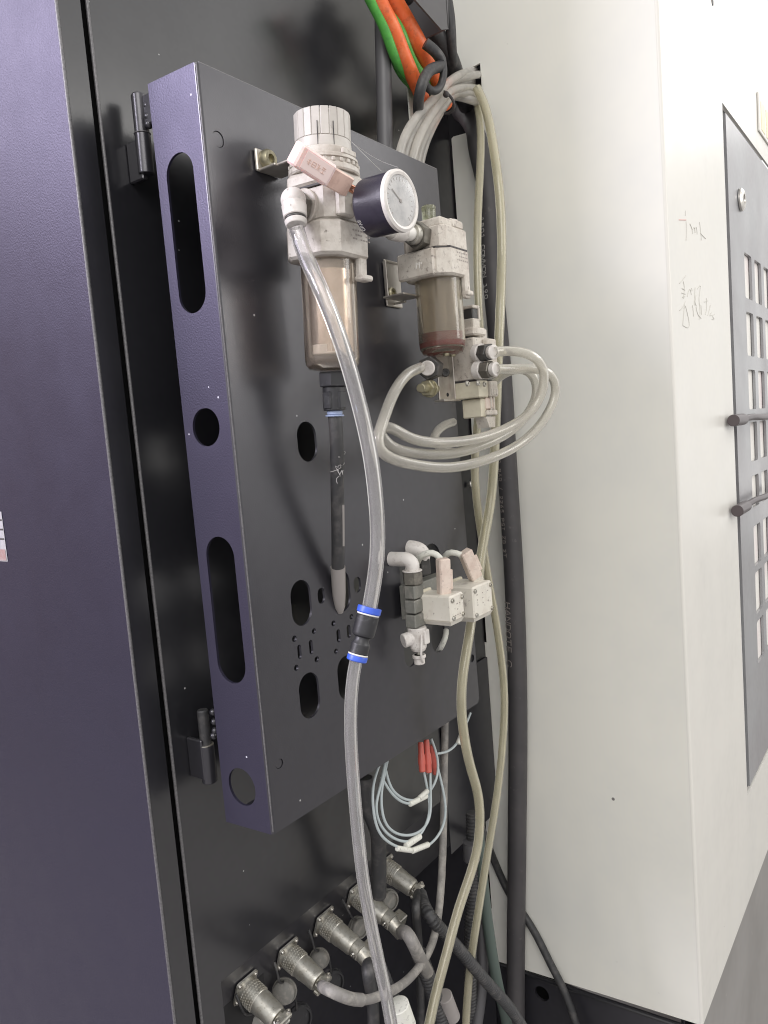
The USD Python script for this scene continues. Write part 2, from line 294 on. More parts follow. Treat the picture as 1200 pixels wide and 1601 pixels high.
# ================================================================== the machine's black rear wall and its left column
wall = thing('machine_wall', 'tall glossy black sheet metal machine wall behind the hinged box', 'machine wall', (0.1, YB, 0.5))
part(wall, 'rear_panel', plate(sbox(XG + 0.0006, open_z, XC - 0.0005, 2.5), 0.003, FRONT, (0, YB, 0)), 'black_gloss_paint', smooth=False)
part(wall, 'lower_panel', plate(sbox(XG + 0.0006, 0.0, XR, open_z), 0.003, FRONT, (0, YB, 0)), 'black_gloss_paint', smooth=False)
cpb = at(772, 1272, y=YB - 0.003)[2]
part(wall, 'corner_plate', plate(Polygon([(0.40, 0.9), (XC - 0.002, 0.9), (XC - 0.002, cpb + 0.017), (XC - 0.016, cpb), (0.40, cpb)]), 0.002, FRONT, (0, YB - 0.003, 0)), 'black_paint', smooth=False)
part(wall, 'panel_edge', cyl((XG, YB + 0.0014, 0.0), (XG, YB + 0.0014, 2.5), 0.0015, n=12), 'bare_edge')
part(wall, 'column_front', hexa(XL, XG - 0.006, YB, YB + 0.025, 0.0, 2.5, 0.0012), 'black_gloss_paint', smooth=False)
part(wall, 'column_edge', cyl((XL - 0.0002, YB + 0.0006, 0.0), (XL - 0.0002, YB + 0.0006, 2.5), 0.0013, n=12), 'bare_edge')
part(wall, 'groove_back', hexa(XG - 0.0065, XG + 0.09, YB + 0.018, YB + 0.02, 0.0, 2.5, 0.0002), 'black_void', smooth=False)  # runs on unseen behind the rear panel to keep the groove dark
XS = XL - 0.0007
part(wall, 'column_side', plate(sbox(-1.3, 0.0, -YB - 0.001, 2.5), 0.002, LEFT, (XS, 0, 0)), 'black_paint_violet_sheen', smooth=False)
# recess for the plugs: sloping plug plate, back, cheeks
ang = math.radians(20); PN = np.array([0, -math.cos(ang), -math.sin(ang)]); PS = np.array([0, math.sin(ang), -math.cos(ang)])
prot = np.stack([X, -PS, PN], 1)
part(wall, 'plug_plate', plate(sbox(XR, -0.12, XC - 0.004, 0.0), 0.002, prot, (0, YB + 0.003, open_z)), 'black_paint', smooth=False)
part(wall, 'recess_back', plate(sbox(XR, 0.0, XC - 0.004, open_z - 0.08), 0.002, FRONT, (0, YB + 0.17, 0)), 'black_paint', smooth=False)
part(wall, 'recess_cheek', hexa(XR - 0.002, XR, YB + 0.003, YB + 0.17, 0, open_z, 0.0002), 'black_paint', smooth=False)
part(wall, 'recess_cheek', hexa(XC - 0.0035, XC - 0.0015, YB + 0.024, YB + 0.35, 0, 0.95, 0.0002), 'black_paint', smooth=False)  # right cheek added to block the bright view past the recess
for q in ((735, 222), (735, 757), (772, 1249)):
    part(wall, 'bolt', screw_head(at(*q, y=YB - 0.004), -Y, 0.0045, 0.003), 'steel')

st = thing('warning_sticker', 'small white and red printed sticker with dark lines on the black column side', 'sticker', at(0, 840, x=XS - 0.0005))
zt, zb = 1.186, 1.141
p1 = at(12, 878, x=XS - 0.0005); p0 = at(1, 800, x=XS - 0.0005)
part(st, 'backing', plate(sbox(-p1[1] - 0.05, p1[2], -p1[1] , p0[2]), 0.0002, LEFT, (XS - 0.0005, 0, 0)), 'sticker_grey', smooth=False)
for f in (0.18, 0.37, 0.56):
    z = p0[2] + (p1[2] - p0[2]) * f
    part(st, 'printed_line', plate(sbox(-p1[1] - 0.05, z, -p1[1] - 0.001, z + 0.0014), 0.0002, LEFT, (XS - 0.0009, 0, 0)), 'ink', smooth=False)
part(st, 'red_field', plate(sbox(-p1[1] - 0.05, p1[2] + 0.001, -p1[1] - 0.0015, p1[2] + 0.0115), 0.0002, LEFT, (XS - 0.0009, 0, 0)), 'sticker_red', smooth=False)

# ================================================================== the hinged box
bx_ = thing('hinged_box', 'shallow black sheet metal hinged box with slots carrying the air fittings', 'metal box', (0, 0, 0.918))
TL, TR, BR_, BL = (0.0025, 1.4998), (0.3253, 1.4998), (0.3345, 0.9140), (0.0025, 0.9190)
holes = [front_hole(*h) for h in [(480, 690.5, 30, 63), (471, 942.5, 32, 73), (534, 924, 27, 66), (502, 931.5, 11, 25), (558.5, 914, 11, 25),
    (460, 998.6, 7.5, 10), (490.6, 986.6, 6.5, 9), (521, 974.5, 6.5, 9), (549, 964, 6, 8), (468, 1019, 6, 23), (486, 1011.6, 6, 23), (529, 994, 6, 21), (545, 987, 6, 21),
    (463, 1044, 7, 10), (495, 1030.6, 7, 9), (525, 1018, 6, 8), (484, 1087, 32, 73), (542, 1059, 28, 70), (638, 897, 26, 74), (676, 893, 28, 88), (641, 1010, 20, 66), (685, 994, 22, 52),
    (738, 1029, 6, 12), (341, 218, 17, 25), (436.5, 1194, 12, 15)]]
face = Polygon([TL, TR, (BR_[0], BR_[1] + 0.004), (BR_[0] - 0.004, BR_[1]), BL])
for h in holes: face = face.difference(h)
part(bx_, 'front_panel', plate(face, 0.0022, FRONT, (0, 0, 0)), 'black_paint', smooth=False)
def side_hole(px0, py0, px1, py1, w):
    a, b = at(px0, py0, x=0), at(px1, py1, x=0); m = [(px0 + px1) / 2, (py0 + py1) / 2]
    l, r = at(m[0] - w / 2, m[1], x=0), at(m[0] + w / 2, m[1], x=0); W = l[1] - r[1]; cy = -(a[1] + b[1]) / 2
    return stadium(cy, (a[2] + b[2]) / 2, W, a[2] - b[2])
DEP = 0.055
side = Polygon([(-DEP, 0.9165), (-0.0025, 0.9185), (-0.0025, 1.4998), (-DEP, 1.5020)])
for h in [(283, 237, 298, 491), (341.5, 839, 363.5, 1068)]: side = side.difference(side_hole(*h, 43))
for c in [(321.7, 638, 321.7, 698, 42), (378, 1202, 378, 1258, 40)]: side = side.difference(side_hole(*c))
part(bx_, 'side_panel', plate(side, 0.0022, LEFT, (0, 0, 0)), 'box_paint_violet_sheen', smooth=False)
a = np.linspace(0, np.pi / 2, 7)
arc = [(0.0025 - 0.0025 * math.sin(t), 0.0025 - 0.0025 * math.cos(t)) for t in a]; arc_i = [(0.0025 - 0.0003 * math.sin(t), 0.0025 - 0.0003 * math.cos(t)) for t in a[::-1]]
bend = trimesh.creation.extrude_polygon(Polygon(arc + arc_i), 0.5805, engine='earcut'); bend.apply_translation([0, 0, 0.919])
part(bx_, 'corner_bend', bend, 'black_paint', smooth=60)
part(bx_, 'worn_edge', sweep(np.stack([np.full(80, 0.0006), np.full(80, 0.0006), np.linspace(0.921, 1.498, 80)], 1), 0.0004 + 0.0003 * meshkit.noise(np.stack([np.linspace(0, 40, 80)] * 3, 1), 3), 6), 'bare_edge')
part(bx_, 'top_flange', hexa(0.0024, 0.3250, 0.0024, DEP, 1.4978, 1.4996, 0.0003), 'black_paint', smooth=False)
part(bx_, 'top_edge', cyl((0.003, 0.0012, 1.4999), (0.3253, 0.0012, 1.4999), 0.0011, n=8), 'bare_edge')
part(bx_, 'bottom_flange', hexa(0.0024, 0.332, 0.0024, DEP, 0.9195, 0.9213, 0.0003), 'black_paint', smooth=False)
part(bx_, 'right_flange', hexa(0.3236, 0.3254, 0.0024, 0.03, 0.9215, 1.4970, 0.0003), 'black_paint', smooth=False)
for q, w in (((341, 218), 0.0058), ((436.5, 1194), 0.0040)):
    p = at(*q, y=0.0); part(bx_, 'knockout_plug', cyl(p + [0, 0.0022, 0], p + [0, 0.0006, 0], w, n=20), 'black_paint')

# hinges
HY = 0.083
hp = lambda z: np.array([hx, HY, z])
def bead(hg, spots, r):
    for q in spots: part(hg, 'weld_bead', trimesh.creation.icosphere(2, r).apply_transform(trimesh.transformations.translation_matrix(at(*q, y=HY - 0.008))), 'black_paint')
hg = thing('upper_hinge', 'black two knuckle weld-on hinge at the upper left of the box', 'hinge', at(222, 210, y=HY))
h0, h1, h2 = at(216, 148, y=HY), at(222, 209, y=HY), at(229, 273, y=HY); hx = (h0[0] + h2[0]) / 2
part(hg, 'upper_knuckle', lathe([(0, 0), (0.0056, 0), (0.0058, 0.0004), (0.0058, h0[2] - h1[2] - 0.0015), (0.0049, h0[2] - h1[2]), (0, h0[2] - h1[2])], hp(h1[2]), Z), 'black_paint')
part(hg, 'lower_knuckle', cyl(hp(h2[2]), hp(h1[2] - 0.0006), 0.0062), 'black_paint')
part(hg, 'washer', cyl(hp(h1[2] - 0.0007), hp(h1[2] + 0.0001), 0.0066), 'bare_edge')
part(hg, 'wall_leaf', hexa(hx - 0.004, hx + 0.001, HY, YB, h2[2] - 0.004, h1[2] - 0.004, 0.001), 'black_paint')
part(hg, 'box_leaf', hexa(hx - 0.001, hx + 0.004, 0.0555, HY - 0.004, h1[2] + 0.004, h0[2] - 0.003, 0.001), 'black_paint')
bead(hg, ((231, 166), (232, 183), (233, 195)), 0.0033)
hg = thing('lower_hinge', 'black hinge with bare raised pin at the lower left of the box', 'hinge', at(322, 1165, y=HY))
h0, h1, h2 = at(319, 1108, y=HY), at(322, 1164, y=HY), at(328, 1222, y=HY); hx = h1[0]
part(hg, 'pin', lathe([(0, 0), (0.0048, 0), (0.0048, h0[2] - h1[2] - 0.001), (0.0040, h0[2] - h1[2]), (0, h0[2] - h1[2])], hp(h1[2]), Z), 'cable_dark')
part(hg, 'knuckle', cyl(hp(h2[2]), hp(h1[2]), 0.0066), 'black_paint')
part(hg, 'washer', lathe([(0.0048, 0), (0.0065, 0), (0.0065, 0.0007), (0.0048, 0.0007)], hp(h1[2]), Z), 'dull_steel')
part(hg, 'wall_leaf', hexa(hx - 0.007, hx - 0.003, HY - 0.002, YB, h2[2] + 0.004, h1[2] + 0.006, 0.001), 'black_paint')
bead(hg, ((333, 1113), (335, 1128), (336, 1142), (334, 1150)), 0.0031)

# ================================================================== filter regulator (leans: its foot is nearer the panel)
A_top, A_bot = at(502, 168, y=-0.050), at(520, 580, y=-0.040)
rax = unit(A_top - A_bot); RL = np.linalg.norm(A_top - A_bot)
rrot = np.stack([unit(np.cross(Y, rax)), np.cross(rax, unit(np.cross(Y, rax))), rax], 1)    # local x right, y into the wall, z up
def rp(x, y, z): return A_bot + rrot @ np.array([x, y, z])
def rbox(x0, x1, y0, y1, z0, z1, b=0.001): return cbox((x1 - x0, y1 - y0, z1 - z0), rp((x0 + x1) / 2, (y0 + y1) / 2, (z0 + z1) / 2), b, rrot)
def octo(half, ch, z0, z1, fr, b=0.0015):
    """A square block with cut corners."""
    h = half; base = [(-h, -h + ch), (-h + ch, -h), (h - ch, -h), (h, -h + ch), (h, h - ch), (h - ch, h), (-h + ch, h), (-h, h - ch)]
    pts = [fr(x * s, y * s, z) for z, s in ((z0, 1 - b / h), (z0 + b, 1), (z1 - b, 1), (z1, 1 - b / h)) for x, y in base]
    return trimesh.convex.convex_hull(np.array(pts))
def zf(py): return RL * (580 - py) / 412.0
reg = thing('filter_regulator', 'cream air filter regulator with ribbed adjusting knob, pressure gauge and clear bowl', 'air regulator', A_bot, rrot)
kr = 0.0205
kn = [lathe([(0, 0), (kr + 0.0003, 0), (kr + 0.0003, zf(183) - zf(237) - 0.0045), (kr - 0.0003, zf(183) - zf(237) - 0.0022), (kr - 0.0028, zf(183) - zf(237)), (0, zf(183) - zf(237))], rp(0, 0, zf(237)), rax, 48)]
knob = part(reg, 'knob', kn, 'knob_white')
for k in range(20):
    t = 2 * math.pi * (k + 0.5) / 20; c = rp((kr + 0.0002) * math.cos(t), (kr + 0.0002) * math.sin(t), (zf(224) + zf(184)) / 2 + 0.0005)
    rr = rrot @ R.from_euler('z', t).as_matrix()
    part(knob, 'rib', cbox((0.0012, 0.0061, zf(184.5) - zf(226)), c, 0.0005, rr), 'knob_white')
part(reg, 'knob_ring', lathe([(0, 0), (kr + 0.0012, 0), (kr + 0.0014, 0.002), (kr + 0.0008, 0.008), (0, 0.008)], rp(0, 0, zf(241)), rax, 48), 'knob_white')
for k in range(3):
    t = math.radians((-150, -118, 60)[k]); c = rp((kr + 0.0009) * math.cos(t), (kr + 0.0009) * math.sin(t), zf(224))
    part(reg, 'knob_slit', cbox((0.0012, 0.0006, 0.019), c, 0.0001, rrot @ R.from_euler('z', t).as_matrix()), 'recess_line')
part(reg, 'bonnet', lathe([(0, 0), (0.0268, 0), (0.0275, 0.0012), (0.0272, 0.0045), (0.0252, 0.0062), (0.0252, 0.0085), (0.0266, 0.0092), (0.0262, 0.0112), (0.0245, 0.0125), (0.0238, 0.017), (0.0215, 0.0185), (0, 0.0185)], rp(0, 0, zf(277)), rax, 48), 'cast_white')
part(reg, 'bonnet_badge', rbox(-0.008, 0.008, -0.0258, -0.023, zf(253), zf(244), 0.0008), 'cast_white')
for k in range(26):
    t = 2 * math.pi * k / 26; c = rp(0.0262 * math.cos(t), 0.0262 * math.sin(t), zf(263))
    part(reg, 'bonnet_notch', cbox((0.0022, 0.0028, 0.003), c, 0.0005, rrot @ R.from_euler('z', t).as_matrix()), 'cast_white')
# body: shoulders, block, lower collar
part(reg, 'shoulder', trimesh.convex.convex_hull(np.array([rp(x * s, y * s, z) for z, s in ((zf(300), 0.0245), (zf(296), 0.0262), (zf(284), 0.0262), (zf(277), 0.0235)) for x, y in ((-1, -.55), (-.55, -1), (.55, -1), (1, -.55), (1, .55), (.55, 1), (-.55, 1), (-1, .55))])), 'cast_white')
part(reg, 'shoulder_groove', octo(0.0248, 0.009, zf(303), zf(299), rp, 0.0003), 'recess_line')
part(reg, 'body', [octo(0.0235, 0.006, zf(352), zf(302), rp, 0.0012)], 'cast_white')
part(reg, 'front_boss', octo(0.0085, 0.003, 0, zf(300) - zf(348), lambda x, y, z: rp(x - 0.0085, y - 0.0215, z + zf(348)), 0.001), 'cast_white')
for sx in (-1, 1): part(reg, 'port_boss', cyl(rp(sx * 0.022, 0, zf(330)), rp(sx * 0.0268, 0, zf(330)), 0.0128, n=32), 'cast_white')
part(reg, 'collar', octo(0.0268, 0.0105, zf(406), zf(353), rp, 0.002), 'cast_white')
for z in (0, 1, 2):
    for k in range(7):
        w = 0.0012 + 0.0012 * random.random(); x0 = 0.0022 + k * 0.0032
        if random.random() < 0.85: part(reg, 'print_mark', rbox(x0 - 0.004, x0 - 0.004 + w, -0.02705, -0.0265, zf(366 + 6.5 * z), zf(366 + 6.5 * z) + 0.0011, 0.0001), 'faded_ink')
def bowl(parent, fr, ax, z0, z1, r, mat, foot=0.006):
    L = z1 - z0; t = 0.0025
    part(parent, 'bowl', lathe([(0, 0), (r * 0.55, 0), (r * 0.85, foot * 0.25), (r * 0.97, foot * 0.8), (r, foot * 1.6), (r, L), (r - t, L), (r - t, foot * 1.7), (r * 0.85 - t, foot * 0.9), (0, foot * 0.7)], fr(0, 0, z0), ax, 48), mat)
bowl(reg, rp, rax, 0.0, zf(404), 0.0216, 'bowl_plastic')
part(reg, 'bowl_guard', [lathe([(0.0158, 0), (0.0168, 0.0), (0.0168, 0.062), (0.0158, 0.062)], rp(0.001, 0, 0.014), rax, 40)], 'guard_steel')
part(reg, 'filter_element', [cyl(rp(0, 0, 0.02), rp(0, 0, zf(406)), 0.0135), cyl(rp(0, 0, 0.012), rp(0, 0, 0.02), 0.016)], 'pale_tape')
part(reg, 'bowl_latch', [rbox(0.006, 0.0155, -0.0265, -0.0212, zf(437), zf(404), 0.0012), rbox(0.005, 0.0170, -0.0310, -0.0212, zf(441), zf(432), 0.0012)], 'cast_white')
# drain fitting
part(reg, 'drain_nut', hexnut(rp(0, 0, -0.0125), rp(0, 0, -0.001), 0.0115, turn=0.4), 'black_plastic')
dr = part(reg, 'drain_body', [cyl(rp(0, 0, -0.031), rp(0, 0, -0.0125), 0.0088), rbox(-0.0093, 0.0093, -0.004, 0.004, -0.030, -0.016, 0.001), rbox(-0.004, 0.004, -0.0093, 0.0093, -0.030, -0.016, 0.001)], 'black_plastic')
part(dr, 'release_ring', [cyl(rp(0, 0, -0.0345), rp(0, 0, -0.031), 0.0062), cyl(rp(0, 0, -0.0358), rp(0, 0, -0.0345), 0.0075)], 'pale_blue_plastic')
# gauge
gf = at(627, 314, x=0.0755); ga = unit([-0.02, -1, -0.05]); gl = 0.030; gb = gf - ga * gl; gr = 0.0208
part(reg, 'gauge_stem', [cyl(rp(0, -0.0225, zf(330)), gb + ga * 0.002, 0.0055), hexnut(rp(0, -0.030, zf(330)), rp(0, -0.040, zf(330)), 0.0080)], 'dull_steel')
gc = part(reg, 'gauge_case', lathe([(0, 0), (gr - 0.002, 0), (gr - 0.0004, 0.0015), (gr, 0.003), (gr, gl - 0.003), (gr - 0.0012, gl - 0.003), (gr - 0.0012, gl - 0.0015), (0, gl - 0.0015)], gb, ga, 64), 'gauge_case')
part(gc, 'bezel', lathe([(gr - 0.0030, gl - 0.0012), (gr - 0.0030, gl + 0.0006), (gr - 0.0012, gl + 0.0012), (gr + 0.0006, gl + 0.0002), (gr + 0.0008, gl - 0.0026), (gr + 0.0001, gl - 0.0030)], gb, ga, 64), 'white_plastic')
part(gc, 'dial', cyl(gb + ga * (gl - 0.0014), gb + ga * (gl - 0.0010), gr - 0.0028, n=48), 'dial')
gfr = frame(ga)
def gd(r, t, h): return gb + ga * (gl - 0.001 + h) + gfr @ np.array([r * math.cos(t), r * math.sin(t), 0])
for k in range(21):
    t = math.radians(-45 + 270 * k / 20)
    part(gc, 'tick', cbox((0.0030 if k % 5 == 0 else 0.0018, 0.0006, 0.0002), gd(0.0150, t, 0.0001), 0.00005, gfr @ R.from_euler('z', t).as_matrix()), 'faded_ink')
part(gc, 'needle', [cbox((0.014, 0.0008, 0.0003), gd(0.005, 2.6, 0.0006), 0.0001, gfr @ R.from_euler('z', 2.6).as_matrix()), cyl(gd(0, 0, 0), gd(0, 0, 0.0008), 0.0014)], 'faded_ink')
part(gc, 'lens', lathe([(0, 0.0), (gr * 0.5, -0.0002), (gr - 0.0031, -0.0008), (gr - 0.0031, -0.0012), (0, -0.0004)], gb + ga * (gl + 0.0012), ga, 48), 'lens')
# lettering round the lower part of the case
side_dir = unit(CAM - gb - ga * ((CAM - gb) @ ga))
up_dir = np.cross(ga, side_dir)
ca = math.radians(-28) if up_dir[2] > 0 else math.radians(28)
radial = math.cos(ca) * side_dir + math.sin(ca) * up_dir
tang = unit(np.cross(ga, radial))
part(gc, 'lettering', text('CPAE', 0.0026, np.stack([-tang, -ga, radial], 1) if np.linalg.det(np.stack([-tang, -ga, radial], 1)) > 0 else np.stack([tang, -ga, radial], 1), gb + ga * 0.004 + radial * (gr - 0.0001), 0.0003), 'white_ink', smooth=False)
# bracket holding it to the panel
bs = at(416, 252, y=-0.003)
br = part(reg, 'bracket', [hexa(bs[0] - 0.011, bs[0] + 0.012, -0.0035, -0.0005, bs[2] - 0.0095, bs[2] + 0.0075, 0.001),
    cbox((0.026, 0.0185, 0.002), (bs[0] + 0.004, -0.0105, bs[2] - 0.0085), 0.0006), cbox((0.044, 0.030, 0.002), (A_top[0], -0.030, bs[2] - 0.0085), 0.0006),
    cbox((0.003, 0.016, 0.006), (bs[0] + 0.010, -0.0085, bs[2] - 0.005), 0.0008)], 'zinc_plate')
part(br, 'screw', screw_head(bs + [-0.001, -0.0008, 0], -Y, 0.0076, 0.006), 'brass')
part(br, 'screw_slot', cyl(bs + [0.0145, 0.001, -0.001], bs + [0.0145, -0.0008, -0.001], 0.0032), 'black_void')
# inlet elbow
pz = zf(332); e0 = rp(-0.0268, 0, pz)
part(reg, 'inlet_nut', hexnut(rp(-0.0275, 0, pz), rp(-0.0345, 0, pz), 0.0108, turn=0.2), 'grey_nut')
ec = rp(-0.041, -0.004, pz + 0.0015)
et = at(464, 362, y=ec[1] - 0.004); ed = unit(et - ec)
el = part(reg, 'inlet_elbow', [sweep(spline([rp(-0.034, 0, pz), rp(-0.0385, -0.002, pz + 0.0012), ec + ed * 0.004, ec + ed * 0.010], 12), 0.0088, 20), trimesh.creation.icosphere(3, 0.0092).apply_transform(trimesh.transformations.translation_matrix(ec)), cyl(ec + ed * 0.004, ec + ed * 0.0135, 0.0092, 0.0086)], 'white_plastic')
part(el, 'collar', cyl(ec + ed * 0.0137, ec + ed * 0.0155, 0.0078), 'dark_nut')
part(el, 'release_ring', cyl(ec + ed * 0.0155, ec + ed * 0.0195, 0.0082, 0.0076), 'white_plastic')

# pink plug housing resting against the bonnet
a0, a1 = at(462, 240, y=-0.074), at(512, 273, y=-0.077); ax = unit(a1 - a0); nv = unit(np.cross(ax, np.cross(unit(CAM - a0), ax))); sv = np.cross(nv, ax)
prt = np.stack([ax, sv, nv], 1); up_s = 1 if sv[2] > 0 else -1
tg = thing('pink_plug_housing', 'pink plastic wire plug housing with clear sleeve and copper pin lying across the regulator bonnet', 'plug housing', a0)
Ln = np.linalg.norm(a1 - a0)
part(tg, 'housing', cbox((Ln * 1.06, 0.0160, 0.0120), (a0 + a1) / 2, 0.0014, prt), 'pink_plastic')
part(tg, 'label', cbox((Ln * 0.82, 0.0118, 0.0004), (a0 + a1) / 2 + nv * 0.0061 + ax * 0.001, 0.0001, prt), 'pink_label')
gl_ = [[((0, 0), (1, 0)), ((0.5, -0.6), (0.5, 1)), ((0.1, 0.6), (0.9, 0.6)), ((0.2, -.3), (0.8, -.6))], [((0, 0.8), (1, 0.8)), ((0, 0.8), (0, -.5)), ((1, 0.8), (1, -.5)), ((0, 0.1), (1, 0.1)), ((0, -.5), (1, -.5))],
    [((0, 1), (0.4, 0.6)), ((0.1, 0.3), (1, 0.3)), ((0.5, 1), (0.5, -.6)), ((0.5, 0.3), (0, -.6)), ((0.5, 0.3), (1, -.6))], [((0, 0.9), (1, 0.9)), ((0, 0.4), (1, 0.4)), ((0.5, 0.9), (0.5, -.6)), ((0, -.6), (1, -.6))]]
for i, g in enumerate(gl_):
    o = (a0 + a1) / 2 + nv * 0.0064 + ax * (-0.0085 + i * 0.0044)
    part(tg, 'printed_character', [cyl(o + ax * p[0] * 0.0032 + sv * p[1] * 0.0024 * up_s, o + ax * q[0] * 0.0032 + sv * q[1] * 0.0024 * up_s, 0.00022, n=6, b=0) for p, q in g], 'salmon_plastic')
c0, c1 = at(506, 271, y=-0.0755), at(543, 292, y=-0.077); cax = unit(c1 - c0); cs = unit(np.cross(nv, cax)); cn = np.cross(cax, cs)
part(tg, 'clear_sleeve', cbox((np.linalg.norm(c1 - c0), 0.0142, 0.0085), (c0 + c1) / 2, 0.001, np.stack([cax, cs, cn], 1)), 'salmon_plastic')
part(tg, 'copper_pin', [cyl(c1 - cax * 0.001 + cs * s * 0.0016, c1 + cax * 0.0075 + cs * s * 0.0016, 0.0013, n=14) for s in (-1, 1)], 'copper')

# clear tube from the elbow down to the blue ringed coupler, and on downwards
RT = 0.0058
top = line([(463, 358, et[1]), (470, 380, -0.057), (484, 416, -0.068), (505, 462, -0.080), (524, 510, -0.087), (541, 560, -0.090), (554, 605, -0.091), (568, 660, -0.091), (580, 720, -0.090), (587, 780, -0.088), (590, 840, -0.086), (587, 890, -0.083), (581, 930, -0.080), (576, 958, -0.078)])
solo('clear_air_tube', sweep(top, RT, 20, 0.0036), 'clear_tube', 'clear thick air tube from the regulator elbow down to the blue ringed coupler', 'air tube')
k0, k1 = at(578, 949, y=-0.0785), at(557, 1033, y=-0.072); ka = unit(k1 - k0); KL = np.linalg.norm(k1 - k0); kp = lambda f: k0 + ka * KL * f
cp = thing('tube_coupler', 'black inline push-fit tube coupler with blue release rings at both ends', 'tube coupler', (k0 + k1) / 2)
part(cp, 'release_ring', lathe([(0.0059, 0), (0.0090, 0), (0.0092, 0.0006), (0.0092, 0.0042), (0.0086, 0.005), (0.0059, 0.005)], kp(0), ka, 32), 'blue_plastic')
part(cp, 'white_collar', cyl(kp(0.119), kp(0.152), 0.0086), 'pale_tape')
part(cp, 'body', lathe([(0, 0), (0.0082, 0), (0.0087, 0.0006), (0.0087, 0.0135), (0.0080, 0.0155), (0.0056, 0.0168), (0.0056, 0.0195), (0.0070, 0.0215), (0.0072, 0.0225), (0.0072, 0.032), (0.0068, 0.0325), (0, 0.0325)], kp(0.155), ka, 36), 'black_plastic')
part(cp, 'white_collar', cyl(kp(0.868), kp(0.897), 0.0076), 'pale_tape')
part(cp, 'release_ring', lathe([(0.0057, 0), (0.0074, 0), (0.0078, 0.0006), (0.0078, 0.0036), (0.0072, 0.0042), (0.0057, 0.0042)], kp(0.90), ka, 32), 'blue_plastic')
low = line([(557, 1030, -0.072), (552, 1058, -0.071), (548, 1110, -0.070), (549, 1170, -0.069), (553, 1230, -0.068), (559, 1300, -0.068), (567, 1370, -0.069), (577, 1430, -0.070), (590, 1495, -0.071), (602, 1550, -0.072), (613, 1612, -0.072), (622, 1680, -0.072)])
solo('clear_air_tube', sweep(low, 0.0049, 20, 0.0031), 'clear_tube', 'clear thick air tube hanging from the coupler down across the plugs', 'air tube')

# black drain hose from the bowl into the panel hole
d0 = rp(0, 0, -0.034)
dpath = spline([d0, at(526, 690, y=-0.0375), at(527, 760, y=-0.030), at(528, 830, y=-0.020), at(528, 895, y=-0.0095)])
dh = thing('drain_hose', 'straight black drain hose under the regulator bowl with grey sleeve end in the panel slot', 'drain hose', d0)
part(dh, 'hose', sweep(dpath, 0.0056, 18), 'cable_dark')
q0, q1, q2 = at(528, 886, y=-0.0105), at(529.5, 924, y=-0.005), at(531, 957, y=0.0005)
part(dh, 'grey_sleeve', sweep(spline([q0, (q0 + q1) / 2, q1, q2], 16), np.interp(np.arange(16), [0, 8, 13, 15], [0.0064, 0.0060, 0.0048, 0.0030]), 20), 'grey_sleeve')
i0 = int(len(dpath) * 0.53); lb = dpath[i0:i0 + 10]
cdir = unit(CAM - lb[5]); us = unit(np.cross(cdir, lb[-1] - lb[0]))
lab = []
vv = []
for q in lb:
    for t in np.linspace(-1.25, 0.45, 8): vv.append(q + 0.00585 * (math.cos(t) * cdir + math.sin(t) * -us))
ff = []
for i in range(len(lb) - 1):
    for j in range(7):
        p = i * 8 + j; ff += [[p, p + 1, p + 9], [p, p + 9, p + 8]]
part(dh, 'paper_label', trimesh.Trimesh(vv, ff, process=False), 'grey_sleeve')

# ================================================================== lubricator
L0 = at(690, 556, y=-0.045); lx, ly = 0.2355, -0.045
def lz(py): return at(684, py, y=-0.045)[2]
def lp(x, y, z): return np.array([lx + x, ly + y, z])
lub = thing('oil_lubricator', 'cream air line lubricator with hazy bowl holding red oil', 'air lubricator', (lx, ly, lz(556)))
part(lub, 'collar', octo(0.0255, 0.010, lz(440), lz(398), lp, 0.002), 'cast_white_grimy')
part(lub, 'body', [octo(0.0232, 0.005, lz(399), lz(366), lp, 0.0012)], 'cast_white_grimy')
part(lub, 'body_groove', octo(0.0249, 0.0095, lz(400), lz(397), lp, 0.0002), 'recess_line')
part(lub, 'upper_block', [cbox((0.026, 0.040, lz(352) - lz(367)), lp(-0.006, 0.001, (lz(352) + lz(367)) / 2), 0.002), cbox((0.022, 0.030, lz(352) - lz(367)), lp(0.010, -0.005, (lz(350) + lz(369)) / 2 + 0.001), 0.002)], 'cast_white_grimy')
part(lub, 'left_flank', cbox((0.006, 0.04, lz(400) - lz(440)), lp(-0.0255, 0.006, (lz(400) + lz(438)) / 2), 0.0015), 'cast_white_grimy')
sd = at(671, 350, y=-0.040); sd = np.array([sd[0], sd[1], sd[2] - 0.002])
part(lub, 'sight_dome', lathe([(0, 0), (0.0066, 0), (0.0066, 0.0135), (0.0058, 0.016), (0, 0.016)], sd, Z, 28), 'sight_dome')
part(lub, 'dome_top', [lathe([(0, 0), (0.0068, 0), (0.0068, 0.003), (0.006, 0.0038), (0, 0.0038)], sd + [0, 0, 0.0142], Z, 12), cyl(sd, sd + [0, 0, 0.009], 0.003)], 'sight_dome')
fc = at(703, 357, y=-0.050); fc = np.array([fc[0], fc[1], fc[2] + 0.0005])
fcp = part(lub, 'fill_cap', lathe([(0, -0.006), (0.0088, -0.006), (0.0088, 0.0045), (0.0078, 0.006), (0, 0.006)], fc, Z, 32), 'knob_white')
for k in range(18):
    t = 2 * math.pi * k / 18
    part(fcp, 'rib', cbox((0.0008, 0.0014, 0.0065), fc + [0.0089 * math.cos(t), 0.0089 * math.sin(t), 0.001], 0.0003, R.from_euler('z', t).as_matrix()), 'knob_white')
for z in (0, 1, 2):
    for k in range(6):
        x0 = -0.004 + k * 0.0034
        if random.random() < 0.85: part(lub, 'print_mark', cbox((0.0012 + 0.0012 * random.random(), 0.0003, 0.0011), lp(x0, -0.0256, lz(405 + 5.5 * z)), 0.0001), 'faded_ink')
